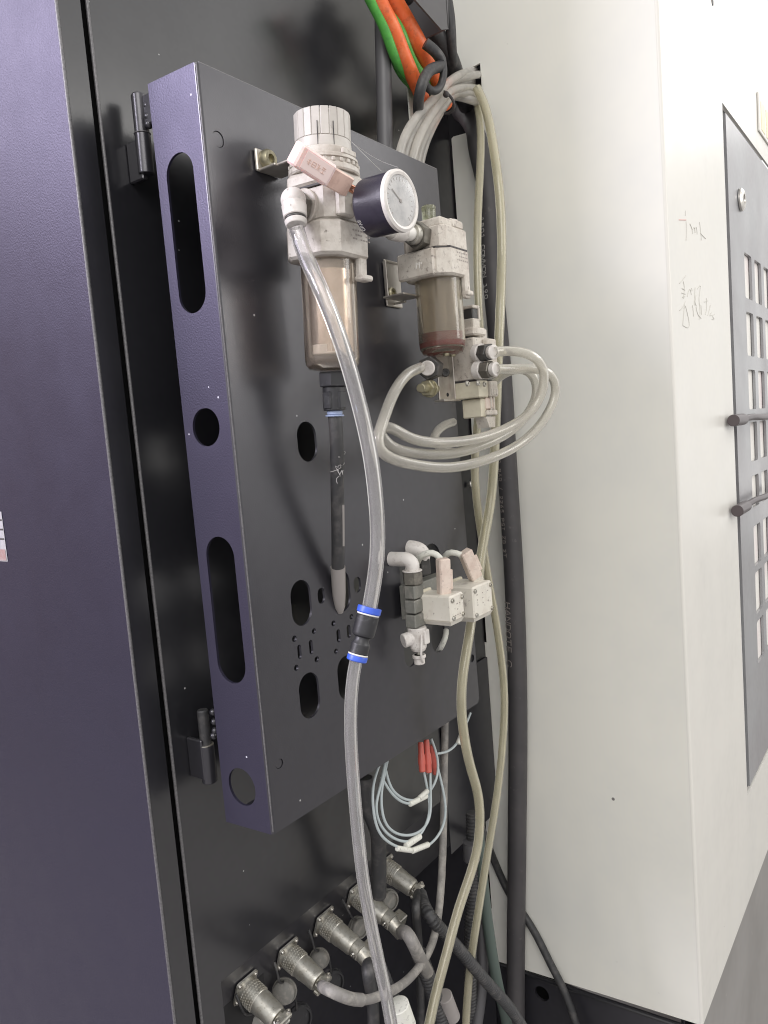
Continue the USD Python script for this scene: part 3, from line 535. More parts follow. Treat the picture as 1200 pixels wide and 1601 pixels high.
part(lub, 'flow_mark', [cbox((0.0003, 0.0012, 0.0055), lp(-0.0287, y, lz(421)), 0.0001) for y in (0.001, 0.0045)] + [cbox((0.0003, 0.0012, 0.002), lp(-0.0287, y, lz(419)), 0.0001) for y in (-0.001, 0.0028)], 'pale_tape')
bz0 = lz(556)
bowl(lub, lp, Z, bz0, lz(438), 0.0222, 'oil_bowl_plastic', 0.009)
part(lub, 'red_oil', lathe([(0, 0.007), (0.012, 0.0072), (0.0175, 0.009), (0.0194, 0.0155), (0.0194, 0.021), (0, 0.021)], lp(0, 0, bz0), Z, 40), 'oil')
part(lub, 'oil_pipe', cyl(lp(0.002, 0.0, bz0 + 0.022), lp(0.002, 0, lz(438)), 0.0035), 'pale_tape')
part(lub, 'inner_sleeve', lathe([(0.0165, 0), (0.0175, 0), (0.0175, 0.056), (0.0165, 0.056)], lp(0, 0, lz(438) - 0.058), Z, 36), 'hazy_sleeve')
part(lub, 'bowl_latch', [cbox((0.0085, 0.005, 0.026), lp(0.011, -0.0235, lz(450)), 0.001), cbox((0.010, 0.008, 0.0045), lp(0.0115, -0.0245, lz(464)), 0.001)], 'cast_white_grimy')
for dx in (-0.008, 0.004): part(lub, 'drain_screw', [screw_head(lp(dx, -0.008, bz0 + 0.0015), -Z, 0.0032, 0.003)], 'brass')
# inlet nut and the white nipple between the two units
nz = lz(380) + 0.001
part(lub, 'inlet_nut', hexnut(lp(-0.0235, 0, nz), lp(-0.0335, 0, nz), 0.0125, turn=0.3), 'grey_nut')
part(lub, 'inlet_ring', cyl(lp(-0.0335, 0, nz), lp(-0.040, 0, nz), 0.0090), 'dull_steel')
npx = rp(0.0268, 0, zf(332))
nip = thing('white_nipple', 'white taped pipe nipple joining the regulator to the lubricator', 'pipe nipple', (npx + lp(-0.04, 0, nz)) / 2)
pth = spline([npx - [0.002, 0, 0], npx * 0.6 + lp(-0.04, 0, nz) * 0.4, lp(-0.038, 0, nz)], 30)
part(nip, 'pipe', sweep(pth, 0.0064 + 0.0006 * np.sin(np.arange(30) * 1.7), 18), 'pale_tape')
part(nip, 'collar', cyl(pth[19], pth[24], 0.0086), 'white_plastic')
part(nip, 'tape_end', [cbox((0.014, 0.001, 0.004), pth[10] + [0, -0.0068, -0.003], 0.0003, R.from_euler('y', 20, degrees=True).as_matrix())], 'pale_tape')
# bracket: a bent plate with a screw
ls = at(611, 459, y=-0.004); lt = at(606, 408, y=-0.002)
lb_ = part(lub, 'bracket', [hexa(ls[0] - 0.006, ls[0] + 0.020, -0.003, -0.0008, ls[2] - 0.012, ls[2] + 0.030, 0.0012), hexa(ls[0] + 0.004, lx - 0.012, -0.016, -0.003, ls[2] - 0.010, ls[2] - 0.0082, 0.0006),
    cbox((0.044, 0.0016, 0.0016), (ls[0] + 0.014, -0.004, ls[2] + 0.0302), 0.0004), cbox((0.0016, 0.003, 0.036), (ls[0] - 0.0062, -0.004, ls[2] + 0.012), 0.0004)], 'zinc_plate')
part(lb_, 'screw', screw_head(ls, -Y, 0.0055, 0.0035), 'brass')
part(lb_, 'web', cbox((0.03, 0.024, 0.0018), (lx - 0.022, -0.018, ls[2] - 0.006), 0.0005), 'zinc_plate')

# ================================================================== solenoid valve under the lubricator
vy = -0.040
vb = at(722, 570, y=vy); vx = vb[0]; vy = -0.048
def vz(py): return at(722, py, y=-0.040)[2]
val = thing('solenoid_valve', 'grimy white solenoid valve with push-fit ports below the oil bowl', 'solenoid valve', (vx, vy, vz(570)))
W = 0.030
part(val, 'body', [hexa(vx - 0.012, vx + 0.014, vy - 0.014, vy + 0.018, vz(598), vz(533), 0.0015)], 'cast_white_grimy')
part(val, 'body_step', [hexa(vx - 0.0135, vx + 0.012, vy - 0.0155, vy + 0.012, vz(530), vz(518), 0.0015), hexa(vx + 0.002, vx + 0.020, vy - 0.012, vy + 0.012, vz(535), vz(517), 0.0015)], 'cast_white_grimy')
part(val, 'port_block', hexa(vx + 0.0035, vx + 0.022, vy - 0.0205, vy - 0.014, vz(594), vz(535), 0.0012), 'cast_white_grimy')
part(val, 'mid_cap', hexa(vx - 0.0125, vx + 0.006, vy - 0.0165, vy + 0.012, vz(625), vz(599), 0.001), 'valve_yellowed')
part(val, 'seam', hexa(vx - 0.0122, vx + 0.019, vy - 0.0142, vy + 0.015, vz(600), vz(597), 0.0002), 'recess_line')
part(val, 'terminal_strip', [hexa(vx + 0.006, vx + 0.022, vy - 0.019, vy + 0.01, vz(624), vz(600), 0.001)] + [hexa(vx + 0.0065 + 0.005 * k, vx + 0.0105 + 0.005 * k, vy - 0.0200, vy - 0.018, vz(622), vz(612), 0.0006) for k in range(3)], 'cast_white_grimy')
for q in ((737, 599), (754, 598), (764, 600)): part(val, 'screw', screw_head(at(q[0] - 8, q[1] + 1, y=vy - 0.0205), -Y, 0.0026, 0.002), 'dull_steel')
part(val, 'lower_coil', [hexa(vx - 0.006, vx + 0.004, vy - 0.014, vy + 0.008, vz(655), vz(626), 0.001)], 'valve_yellowed')
part(val, 'coil', [hexa(vx + 0.002, vx + 0.020, vy - 0.016, vy + 0.008, vz(644), vz(625), 0.0015)], 'tan_plastic')
part(val, 'coil_clip', [hexa(vx + 0.000, vx + 0.021, vy - 0.0175, vy + 0.008, vz(653), vz(645), 0.001), hexa(vx + 0.009, vx + 0.0115, vy - 0.0172, vy - 0.015, vz(646), vz(624), 0.0005), hexa(vx + 0.0150, vx + 0.0172, vy - 0.0172, vy - 0.015, vz(646), vz(624), 0.0005)], 'cast_white_grimy')
part(val, 'wire_guide', trimesh.convex.convex_hull(np.array([[vx + x, vy + y, z] for x, y, z in [(0.0, -0.015, vz(655)), (0.02, -0.015, vz(655)), (0.006, -0.015, vz(672)), (0.018, -0.015, vz(672)), (0.0, -0.002, vz(655)), (0.02, -0.002, vz(655)), (0.006, -0.002, vz(672)), (0.018, -0.002, vz(672))]])), 'cast_white_grimy')
# pilot stack above, partly behind the bowl
part(val, 'pilot', [hexa(vx - 0.001, vx + 0.012, vy - 0.009, vy + 0.008, vz(518), vz(502), 0.001)], 'cast_white_grimy')
part(val, 'pilot_cap', [hexa(vx + 0.000, vx + 0.011, vy - 0.008, vy + 0.006, vz(503), vz(486), 0.001)], 'dark_nut')
part(val, 'pilot_clip', [hexa(vx - 0.001, vx + 0.013, vy - 0.0095, vy + 0.006, vz(487), vz(482), 0.0008), hexa(vx + 0.0105, vx + 0.013, vy - 0.0095, vy - 0.005, vz(505), vz(484), 0.0006)], 'cast_white_grimy')
for q in (546, 583): part(val, 'bolt', screw_head(at(696, q, y=vy + 0.014) , unit([-0.8, -0.6, 0]), 0.0042, 0.0035), 'dark_nut')
# bracket, brass bolt, left port
lp0 = at(664, 574, y=-0.052)
part(val, 'bracket', [hexa(vx - 0.034, vx - 0.0125, vy + 0.016, vy + 0.0182, vz(625), vz(548), 0.0008), hexa(vx - 0.0142, vx - 0.0124, vy + 0.010, vy + 0.017, vz(624), vz(548), 0.0006), hexa(vx - 0.042, vx - 0.010, vy + 0.006, vy + 0.018, vz(627), vz(624), 0.0006)], 'zinc_plate')
part(val, 'bracket_hole', cyl((vx - 0.019, vy + 0.018, vz(616)), (vx - 0.019, vy + 0.0152, vz(616)), 0.002), 'black_void')
ptA = at(686, 577, y=-0.034); ptB = at(672, 576, y=-0.040); ptC = at(654, 575, y=-0.050); pa = unit(ptC - ptA)
part(val, 'port_nut', hexnut(ptB - pa * 0.010, ptB + pa * 0.006, 0.0112, turn=0.3), 'dark_nut')
part(val, 'port_ring', cyl(ptB + pa * 0.006, ptB + pa * 0.0095, 0.0070), 'white_plastic')
bb0, bb1 = at(681, 608, y=-0.036), at(657, 607, y=-0.044)
part(val, 'brass_bolt', [hexnut(bb0 * 0.6 + bb1 * 0.4, bb0 * 0.35 + bb1 * 0.65, 0.0078), cyl(bb0, bb1, 0.0042), cyl(bb0 * 0.62 + bb1 * 0.38, bb0 * 0.55 + bb1 * 0.45, 0.0085)], 'brass')
ports = []
for (sx, sy, ex, ey), mm in (((749, 552, 772, 550.5), 'dark_nut'), ((749, 579, 776, 577), 'grey_nut')):
    s, e = at(sx, sy, y=vy - 0.020), at(ex, ey, y=vy - 0.040); d = unit(e - s); Lp = np.linalg.norm(e - s); ports.append((e, d))
    part(val, 'port_seat', cyl(s - d * 0.004, s + d * 0.004, 0.0088), 'white_plastic')
    part(val, 'port_nut', hexnut(s + d * 0.004, s + d * (Lp - 0.006), 0.0085, turn=0.2), mm)
    part(val, 'port_ring', cyl(s + d * (Lp - 0.006), s + d * Lp, 0.0062, 0.0068), 'white_plastic')

# the loops of milky tube
RM = 0.0047
tA = [(657, 575, -0.050), (634, 588, -0.055), (612, 622, -0.060), (598, 660, -0.062), (591, 692, -0.063), (601, 710, -0.064), (640, 725, -0.066), (700, 731, -0.072), (765, 717, -0.082), (820, 688, -0.094), (856, 646, -0.106), (868, 608, -0.112), (858, 585, -0.112), (835, 577, -0.104), (800, 577, -0.094)]
pA = np.vstack([[at(*s[:2], y=s[2]) for s in tA], [ports[1][0]]])
solo('milky_tube', sweep(spline(pA), RM, 16, 0.0034), 'milky_tube', 'widest milky tube loop, from the valve left port to its lower right port', 'air tube')
tB = [(792, 549, -0.094), (822, 553, -0.108), (846, 572, -0.115), (849, 603, -0.113), (832, 640, -0.104), (795, 668, -0.092), (745, 686, -0.080), (690, 692, -0.068), (640, 684, -0.060), (606, 668, -0.054), (594, 672, -0.050), (606, 693, -0.053), (645, 708, -0.057), (700, 710, -0.064), (755, 696, -0.073), (800, 672, -0.083), (830, 638, -0.094), (838, 604, -0.098), (826, 582, -0.092), (806, 578, -0.080), (780, 590, -0.055), (760, 610, -0.030)]
pB = np.vstack([[ports[0][0]], [at(*s[:2], y=s[2]) for s in tB]])
solo('milky_tube', sweep(spline(pB), RM, 16, 0.0034), 'milky_tube', 'milky tube coiled twice, starting at the valve upper right port', 'air tube')
tC = [(708, 660, -0.036), (690, 668, -0.038), (680, 690, -0.045), (700, 706, -0.055), (745, 698, -0.064)]
solo('milky_tube', sweep(line(tC), 0.0042, 14, 0.0027), 'milky_tube', 'short thin milky tube curling under the valve coil', 'air tube')

# ================================================================== white cabinet on the right
YF = float(at(1063, 800, x=XC)[1])
def sd_(px, py): p = at(px, py, x=XC); return (-p[1], p[2])
ztop, zbot = float(at(1192, 15, y=YF)[2]), float(at(1150, 1463, y=YF)[2])
cab = thing('white_cabinet', 'tall off-white painted machine cabinet with grey slotted door', 'cabinet', (XC, YF, zbot))
n0, k0_, k1_, k2_, b0_ = sd_(750, 99), sd_(708, 214), sd_(733, 207), sd_(744, 245), sd_(770, 1500)
yb_ = -YB - 0.0012
side = Polygon([(-YB - 0.02, b0_[1]), (b0_[0], b0_[1]), (-YF - 0.004, zbot), (-YF - 0.004, ztop), (-YB + 0.004, ztop), (-YB + 0.004, n0[1] - 0.004), n0, (n0[0], k2_[1]), k2_, k1_, k0_, (yb_ + 0.004, k0_[1] - 0.002), (yb_ + 0.004, 0.92), (-YB - 0.02, 0.92)])
part(cab, 'side_panel', plate(side.buffer(0), 0.003, LEFT, (XC, 0, 0)), 'white_paint_bright_side', smooth=False)
d0_, d1_ = at(1128, 160, y=YF), at(1168, 1243, y=YF)
x0d, x1d, z0d, z1d = float(d0_[0] + d1_[0]) / 2, float(d0_[0]) + 0.7, float(d1_[2]), float(d0_[2])
XE = XC + 1.6
front = sbox(XC + 0.004, zbot, XE, ztop).difference(sbox(x0d, z0d, x1d, z1d))
part(cab, 'front_panel', plate(front, 0.003, FRONT, (0, YF, 0)), 'white_paint', smooth=False)
arc = [(XC + 0.004 - 0.004 * math.sin(t), YF + 0.004 - 0.004 * math.cos(t)) for t in a]; arci = [(XC + 0.004 - 0.001 * math.sin(t), YF + 0.004 - 0.001 * math.cos(t)) for t in a[::-1]]
bend = trimesh.creation.extrude_polygon(Polygon(arc + arci), ztop - zbot, engine='earcut'); bend.apply_translation([0, 0, zbot])
part(cab, 'corner_bend', bend, 'white_paint', smooth=60)
part(cab, 'top_panel', hexa(XC + 0.003, XE, YF + 0.003, 0.3, ztop - 0.003, ztop - 0.0002, 0.0003), 'white_paint', smooth=False)
part(cab, 'inner_dark_sheet', hexa(XC + 0.07, XC + 0.072, YF + 0.05, 0.25, zbot + 0.01, ztop - 0.01, 0.0002), 'black_void', smooth=False)  # black sheet inside the cabinet that keeps the notch opening dark
part(cab, 'bottom_panel', hexa(XC + 0.003, XE, YF + 0.003, 0.3, zbot + 0.001, zbot + 0.004, 0.0003), 'white_paint', smooth=False)
door = part(cab, 'door', plate(sbox(x0d + 0.010, z0d + 0.006, x1d - 0.01, z1d - 0.008).difference(sbox(5, 5, 6, 6)), 0.003, FRONT, (0, YF + 0.004, 0)), 'door_grey', smooth=False) if False else None
# slots: columns and rows read from the photograph on the door plane
rows = [(402, 470), (490, 557), (578, 640), (660, 722), (745, 795), (826, 890), (902, 970), (984, 1053)]
colx = [at(1173.5, 520, y=YF)[0], at(1188.5, 525, y=YF)[0]]; step = colx[1] - colx[0]; sw = at(1179, 520, y=YF)[0] - at(1168, 520, y=YF)[0]
slots = []
xm = colx[0]
for (ya, yb) in rows:
    za, zb = at(1175, ya, y=YF)[2], at(1176, yb, y=YF)[2]
    for k in range(6):
        slots.append(stadium(xm + k * step, (za + zb) / 2, sw, za - zb).intersection(sbox(-9, zb, 9, za)) if False else sbox(xm + k * step - sw / 2, zb, xm + k * step + sw / 2, za).buffer(-0.006).buffer(0.006, 4))
leaf = sbox(x0d + 0.026, z0d + 0.004, x1d - 0.01, z1d - 0.007)
for s in slots: leaf = leaf.difference(s)
door = part(cab, 'door', plate(leaf, 0.0042, FRONT, (0, YF + 0.001, 0)), 'door_grey', smooth=False)
part(door, 'liner', hexa(x0d, x1d, YF + 0.0062, YF + 0.008, z0d, z1d, 0.0002), 'door_liner', smooth=False)
part(cab, 'door_gap', plate(sbox(x0d, z0d, x1d, z1d).difference(leaf.envelope.buffer(-0.0015)), 0.0006, FRONT, (0, YF + 0.0055, 0)), 'door_gap', smooth=False)
lk = at(1157, 313, y=YF)
part(door, 'lock', lathe([(0, 0), (0.0175, 0), (0.0175, 0.003), (0.013, 0.006), (0.008, 0.006), (0.0075, 0.004), (0, 0.004)], lk, -Y, 28), 'steel')
part(door, 'key_slot', cbox((0.003, 0.001, 0.011), lk + [0, -0.0045, 0], 0.0002), 'black_void')
for py_, py2 in ((657.5, 655), (799, 797)):
    s = at(1147 if py_ < 700 else 1153, py_, y=YF - 0.012); e = at(1164 if py_ < 700 else 1169, py_, y=YF - 0.014)
    hb = thing('door_bar', 'brown round bar with ferrule across the slotted door, %s of the two' % ('upper' if py_ < 700 else 'lower'), 'bar', s)
    z = s[2]; xe = e[0]
    part(hb, 'ferrule', cyl((s[0], YF - 0.011, z), (xe, YF - 0.011, z), 0.0086), 'bar_brown')
    part(hb, 'bar', sweep(spline([(xe - 0.005, YF - 0.011, z), (xe + 0.06, YF - 0.013, z + 0.002), (xe + 0.12, YF - 0.015, z), (x1d + 0.1, YF - 0.015, z)], 40), 0.0049, 16), 'bar_brown')
# pencil marks on the front
def marks(strokes, mat, name):
    ms = [sweep(spline([at(px, py, y=YF - 0.0001) for px, py in s], 6 + 3 * len(s)) if len(s) > 2 else np.linspace(at(*s[0], y=YF - 0.0001), at(*s[1], y=YF - 0.0001), 3), 0.0005, 5) for s in strokes]
    part(cab, name, ms, mat)
Q = lambda pts: [(1040 + x / 7.275, 300 + y / 7.275) for x, y in pts]
marks([Q([(150, 320), (232, 322)])], 'red_ink', 'red_mark')
for grp in [[[(222, 215), (225, 275)], [(232, 340), (236, 450), (232, 555)], [(275, 365), (300, 430), (305, 480)], [(305, 430), (325, 410), (335, 470)], [(330, 420), (350, 410), (358, 485)], [(385, 345), (400, 470), (405, 555)], [(395, 470), (430, 510), (455, 535)]],
    [[(232, 950), (195, 1000), (155, 1045)], [(200, 1020), (212, 1090), (200, 1215)], [(185, 1100), (220, 1120)], [(180, 1150), (225, 1165)], [(190, 1200), (220, 1190)], [(225, 1250), (195, 1310), (155, 1352)], [(215, 1270), (205, 1400), (195, 1515)], [(225, 1300), (250, 1400), (268, 1525), (195, 1520)]],
    [[(245, 1190), (275, 1110), (292, 1170)], [(295, 1095), (300, 1130)], [(335, 1090), (330, 1180), (325, 1290)], [(345, 1180), (335, 1260), (350, 1300)], [(360, 1105), (395, 1075), (380, 1200), (385, 1290)], [(305, 1290), (320, 1420)], [(345, 1310), (365, 1390), (405, 1440)], [(385, 1280), (390, 1390), (380, 1450)], [(400, 1290), (410, 1400)]],
    [[(435, 1255), (480, 1240)], [(462, 1210), (465, 1320), (450, 1395)], [(510, 1290), (480, 1410)], [(525, 1370), (500, 1410), (530, 1400)], [(560, 1390), (535, 1420), (550, 1445), (525, 1450)]]]: marks([Q(s) for s in grp], 'pencil', 'pencil_character')
sg = thing('yellow_sign', 'small framed yellow and white sign at the top right of the cabinet front', 'sign', at(1190, 190, y=YF - 0.004))
s0 = at(1184, 143, y=YF - 0.002); s1 = at(1188, 225, y=YF - 0.002)
part(sg, 'plate', hexa(s0[0], s0[0] + 0.22, YF - 0.003, YF - 0.0005, s1[2] + 0.02, s0[2], 0.0004), 'pale_tape', smooth=False)
for k in range(4): part(sg, 'yellow_field', hexa(s0[0] + 0.018 + k * 0.05, s0[0] + 0.052 + k * 0.05, YF - 0.0036, YF - 0.003, s1[2] + 0.026, s0[2] - 0.012, 0.0001), 'sign_yellow', smooth=False)
part(cab, 'stain', cyl((0.84, YF - 0.0004, 1.90 - 0.02), (0.84, YF, 1.90 - 0.02), 0.004, n=10), 'black_void') if False else None
bk = at(1113, 3, y=YF); part(cab, 'screw_hole', cyl(bk + [0, -0.0006, 0], bk + [0, 0.001, 0], 0.006, n=14), 'black_void')

# black base under the cabinet, the floor, the far wall
base = thing('machine_base', 'black steel machine base channel under the white cabinet side', 'machine base', (XC, 0.05, 0.0))
e1_, hc_ = sd_(1066, 1599), sd_(845, 1556)
part(base, 'channel_face', plate(Polygon([(-0.16, 0.0), (e1_[0], 0.0), (e1_[0], e1_[1] - 0.008), (-0.16, b0_[1] - 0.012)]).difference(Point(*hc_).buffer(0.011)), 0.004, LEFT, (XC + 0.004, 0, 0)), 'black_paint', smooth=False)
part(base, 'channel_lip', cyl((XC + 0.002, -b0_[0] + 0.01, b0_[1] - 0.007), (XC + 0.002, -e1_[0], e1_[1] - 0.006), 0.0035, n=10), 'black_gloss_paint')
part(base, 'channel_dark_backing', hexa(XC + 0.03, XC + 0.032, -e1_[0] + 0.006, 0.15, 0.0, b0_[1] - 0.02, 0.0002), 'black_void', smooth=False)  # black sheet added behind the channel hole to keep it dark
part(base, 'front_face', hexa(XC + 0.012, XE, YF + 0.006, YF + 0.010, 0.0, zbot - 0.0005, 0.0008), 'base_grey', label='scuffed grey front sheet of the base', smooth=False)
part(base, 'end_face', hexa(XC + 0.009, XE - 0.1, -e1_[0], -e1_[0] + 0.004, 0.0, zbot - 0.006, 0.0005), 'black_paint', smooth=False)
fl = solo('floor', hexa(-6, 8, -6, 6, -0.02, 0.0, 0.001), 'floor_grey', 'grey coated workshop floor', 'floor', kind='structure')
solo('far_wall', hexa(-6, 8, 5.0, 5.1, 0.0, 5.0, 0.01), 'pink_wall', 'pinkish far workshop wall above the cabinet top', 'wall', kind='structure')

# ================================================================== tubes, hose and cables along the cabinet side
hose_px = [(762, 300), (768, 400), (776, 500), (785, 600), (791, 700), (797, 800), (803, 900), (807, 1000), (809, 1100), (809, 1200), (808, 1300), (807, 1400), (806, 1500), (806, 1601), (806, 1680)]
HXC = XC - 0.019
hpath = spline([np.array(q) for q in ((XC + 0.065, 0.115, 1.672), (XC + 0.037, 0.092, 1.652), (XC + 0.010, 0.066, 1.618))] + [at(748, 235, x=XC - 0.012)] + [at(*q, x=HXC) for q in hose_px])
hs = thing('black_hose', 'thick black hydraulic hose with white print running down the cabinet side', 'hose', hpath[len(hpath) // 2])
part(hs, 'hose', sweep(hpath, 0.0131, 28), 'rubber')
pc = np.cumsum(np.r_[0, np.linalg.norm(np.diff(hpath, axis=0), axis=1)])
def hose_text(s, z_top, h, mat='white_ink'):
    """Letters one by one down the hose's left flank."""
    z = z_top
    ms = []
    for ch in s:
        if ch != ' ':
            i = int(np.argmin(np.abs(hpath[:, 2] - z))); i = min(max(i, 1), len(hpath) - 2); t = unit(hpath[i + 1] - hpath[i - 1]); c = hpath[i].copy()
            c += t * ((z - c[2]) / t[2])
            n0 = unit(CAM - c); n0 = unit(n0 - t * (n0 @ t)); lft = np.cross(t, n0); rad = unit(n0 * 0.60 + (lft if lft @ ROT[0] < 0 else -lft) * 0.80)
            xx = t; yy = np.cross(rad, xx)
            ms.append(text(ch, h, np.stack([xx, yy, rad], 1), c + rad * 0.0130, 0.00035))
        z -= h * 0.92
    part(hs, 'printed_text', ms, mat, smooth=False)
hose_text('1801 COMMON 190', 1.49, 0.0075)
hose_text('2265 PSI 190 BAR / 2265 PSI ZB 2T', 1.245, 0.0065, 'faded_ink')
hose_text('HANDOTE C', 0.985, 0.011, 'faded_ink')

ya = 0.02
tl = [(738, 136), (747, 170), (751, 240), (747, 330), (746, 420), (749, 500), (752, 560), (748, 640), (742, 727), (746, 790), (753, 840), (763, 905), (773, 960), (782, 1020), (788, 1090), (785, 1165), (777, 1240), (766, 1310), (756, 1370), (745, 1440), (735, 1510), (728, 1601), (726, 1680)]
yl = np.interp([q[1] for q in tl], [130, 250, 600, 1100, 1400, 1600], [0.045, 0.0, -0.012, 0.0, 0.01, 0.02])
def limit(P, xm): P = np.array(P); P[0] = min(P[0], xm); return P
def hug(px, py, y, gap):
    p = at(px, py, y=y)
    return p if p[0] < XC - gap else at(px, py, x=XC - gap)
pL = spline([hug(q[0], q[1], y, 0.008) for q, y in zip(tl, yl)])
solo('yellowed_tube', sweep(pL, 0.0046, 16, 0.0030), 'yellow_tube', 'left yellowed tube from the notch, passing behind the valves down to the floor', 'air tube')
tr = [(745, 138), (757, 165), (771, 230), (781, 310), (784, 400), (781, 500), (777, 600), (772, 720), (765, 795), (752, 868), (748, 915)]
yr = np.interp([q[1] for q in tr], [130, 250, 500, 800, 920], [0.03, -0.02, -0.03, -0.02, -0.02])
pR = spline([hug(q[0], q[1], y, 0.008 if q[1] < 200 or q[1] > 700 else 0.026) for q, y in zip(tr, yr)])
solo('yellowed_tube', sweep(pR, 0.0054, 16, 0.0034), 'yellow_tube', 'right yellowed tube from the notch, crossing the hose and ending behind the valve pair', 'air tube')
tv = [(737, 965, -0.022), (732, 1000, -0.026), (724, 1050, -0.028), (721, 1100, -0.028), (726, 1155, -0.026), (737, 1205, -0.022), (748, 1250, -0.018), (748, 1310, -0.014), (737, 1360, -0.012), (717, 1420, -0.010), (698, 1490, -0.010), (682, 1550, -0.012), (669, 1610, -0.015), (655, 1680, -0.015)]
solo('yellowed_tube', sweep(line(tv), 0.0051, 16, 0.0032), 'yellow_tube', 'yellowed tube leaving the underside of the white valve pair and hanging down', 'air tube')

# bundle of milky tubes gathered by a tie under the notch
ends = [(735, 112, 0.055), (741, 118, 0.05), (731, 128, 0.055), (737, 138, 0.05), (741, 150, 0.045), (739, 158, 0.04)]
offs = [(-15, 2), (-9, -3), (-3, 4), (3, -2), (9, 3), (14, -2)]
for k, (e, o) in enumerate(zip(ends, offs)):
    y0 = 0.028 + 0.005 * (k % 3)
    mid = (688 + o[0] * 0.62, 158 + o[1] + o[0] * 0.45)
    p = line([(633 + o[0] * 1.15, 300 + abs(o[0]) * .3, y0 + 0.006), (642 + o[0] * 1.15, 245 + o[0] * .35, y0), (656 + o[0] * 1.0, 205 + o[0] * 0.5, y0 - 0.004), (mid[0], mid[1], y0 - 0.006), (712 + o[0] * .35, e[1] * .6 + 57, y0), (e[0], e[1], e[2] - 0.01), (e[0] + 5, e[1] + 3, e[2] + 0.10)])
    solo('bundle_tube', sweep(p, 0.0046, 14), 'bundle_tube', ('leftmost', 'second', 'third', 'fourth', 'fifth', 'rightmost')[k] + ' milky tube of the tied bundle, counted where it leaves the box top', 'air tube', 'tubes in the tied bundle entering the notch')
tc = at(690, 160, y=0.026); td = unit(at(712, 138, y=0.027) - at(668, 185, y=0.024)); fr = frame(td, ROT[2])
ring = np.array([tc + fr @ np.array([0.0155 * math.cos(t), 0.0115 * math.sin(t), 0]) for t in np.linspace(0, 2 * np.pi, 41)])
solo('cable_tie', [sweep(ring, 0.0016, 8), trimesh.creation.icosphere(2, 0.0035).apply_transform(trimesh.transformations.translation_matrix(at(697, 148, y=0.012)))], 'recess_line', 'dark brown wire tie round the milky tube bundle', 'cable tie')

# orange and green cables, black loom
def cable(name, pts, r, mat, label, cat='cable', y=None, group=None):
    return solo(name, sweep(line(pts, y), r, 18), mat, label, cat, group)
cable('orange_cable', [(576, -50, 0.03), (592, 0, 0.03), (612, 40, 0.028), (628, 80, 0.028), (645, 120, 0.03), (662, 160, 0.035), (672, 200, 0.045)], 0.0080, 'cable_orange', 'left of the two bright orange motor cables at the top')
cable('orange_cable', [(590, -50, 0.03), (614, 0, 0.03), (640, 45, 0.028), (664, 90, 0.028), (682, 125, 0.034), (694, 165, 0.045)], 0.0100, 'cable_orange', 'right thicker bright orange motor cable at the top')
cable('green_cable', [(556, -50, 0.035), (579, 0, 0.035), (600, 42, 0.033), (616, 85, 0.034), (636, 118, 0.036), (655, 140, 0.04), (668, 175, 0.05)], 0.0058, 'cable_green', 'outer bright green cable left of the orange cables')
cable('green_cable', [(590, -50, 0.035), (604, 0, 0.035), (625, 45, 0.032), (640, 85, 0.033), (655, 112, 0.034), (668, 128, 0.04), (680, 165, 0.05)], 0.0050, 'cable_green', 'green cable pinched between the two orange cables')
cable('green_cable', [(612, 70, 0.04), (618, 98, 0.042), (634, 125, 0.044), (655, 142, 0.046), (675, 160, 0.05)], 0.0045, 'cable_green', 'thin green cable bulging low below the outer green one')
cable('loom_strap', [(664, 68, 0.012), (683, 85, 0.006), (690, 100, 0.006), (676, 108, 0.006), (662, 125, 0.008), (655, 150, 0.014), (654, 180, 0.03)], 0.0058, 'cable_dark', 'black strap wrapped round the orange and green cables', 'cable strap')
cable('loom_strap', [(690, 92, 0.006), (693, 112, 0.004), (688, 135, 0.008), (674, 142, 0.012), (664, 130, 0.016), (666, 118, 0.014)], 0.0042, 'cable_dark', 'black strap end hooked below the orange cables', 'cable strap')
cable('black_conduit', [(610, -60, 0.048), (650, 10, 0.046), (682, 55, 0.044), (702, 90, 0.044), (714, 125, 0.055), (728, 165, 0.08)], 0.0105, 'cable_dark', 'thick black conduit behind the orange cables')
cable('black_conduit', [(690, -40, 0.03), (702, 20, 0.028), (705, 60, 0.03), (707, 95, 0.04), (712, 130, 0.06)], 0.006, 'cable_dark', 'thin black cable down the cabinet edge at the top')
cable('grey_conduit', [(597, -30, 0.05), (598, 60, 0.05), (600, 140, 0.05), (602, 240, 0.05), (604, 300, 0.05)], 0.0085, 'bracket_grey', 'dark grey conduit standing on the wall behind the box top')
tgp = thing('white_cable_marker', 'white marker strip hanging behind the black cable strap', 'cable marker', at(642, 160, y=0.045))
part(tgp, 'strip', cbox((0.014, 0.002, 0.044), at(643, 158, y=0.05), 0.0004), 'marker_white')
hb = thing('grey_bracket', 'grey bent sheet bracket in the top corner beside the white cabinet', 'bracket', at(690, 20, y=0.0))
p0, p1_, p2, p3 = at(640, -10, y=0.0), at(702, -30, y=0.0), at(701, 46, y=0.0), at(690, 47, y=0.0)
quad = Polygon([(p0[0], p0[2]), (p1_[0], p1_[2] + 0.03), (p2[0], p2[2]), (p3[0], p3[2])])
part(hb, 'face', plate(quad, 0.002, FRONT, (0, 0.0, 0)), 'bracket_grey', smooth=False)
part(hb, 'return_lip', hexa(p2[0] - 0.002, p2[0], 0.0, 0.05, p2[2], p1_[2] + 0.03, 0.0004), 'bracket_grey', smooth=False)

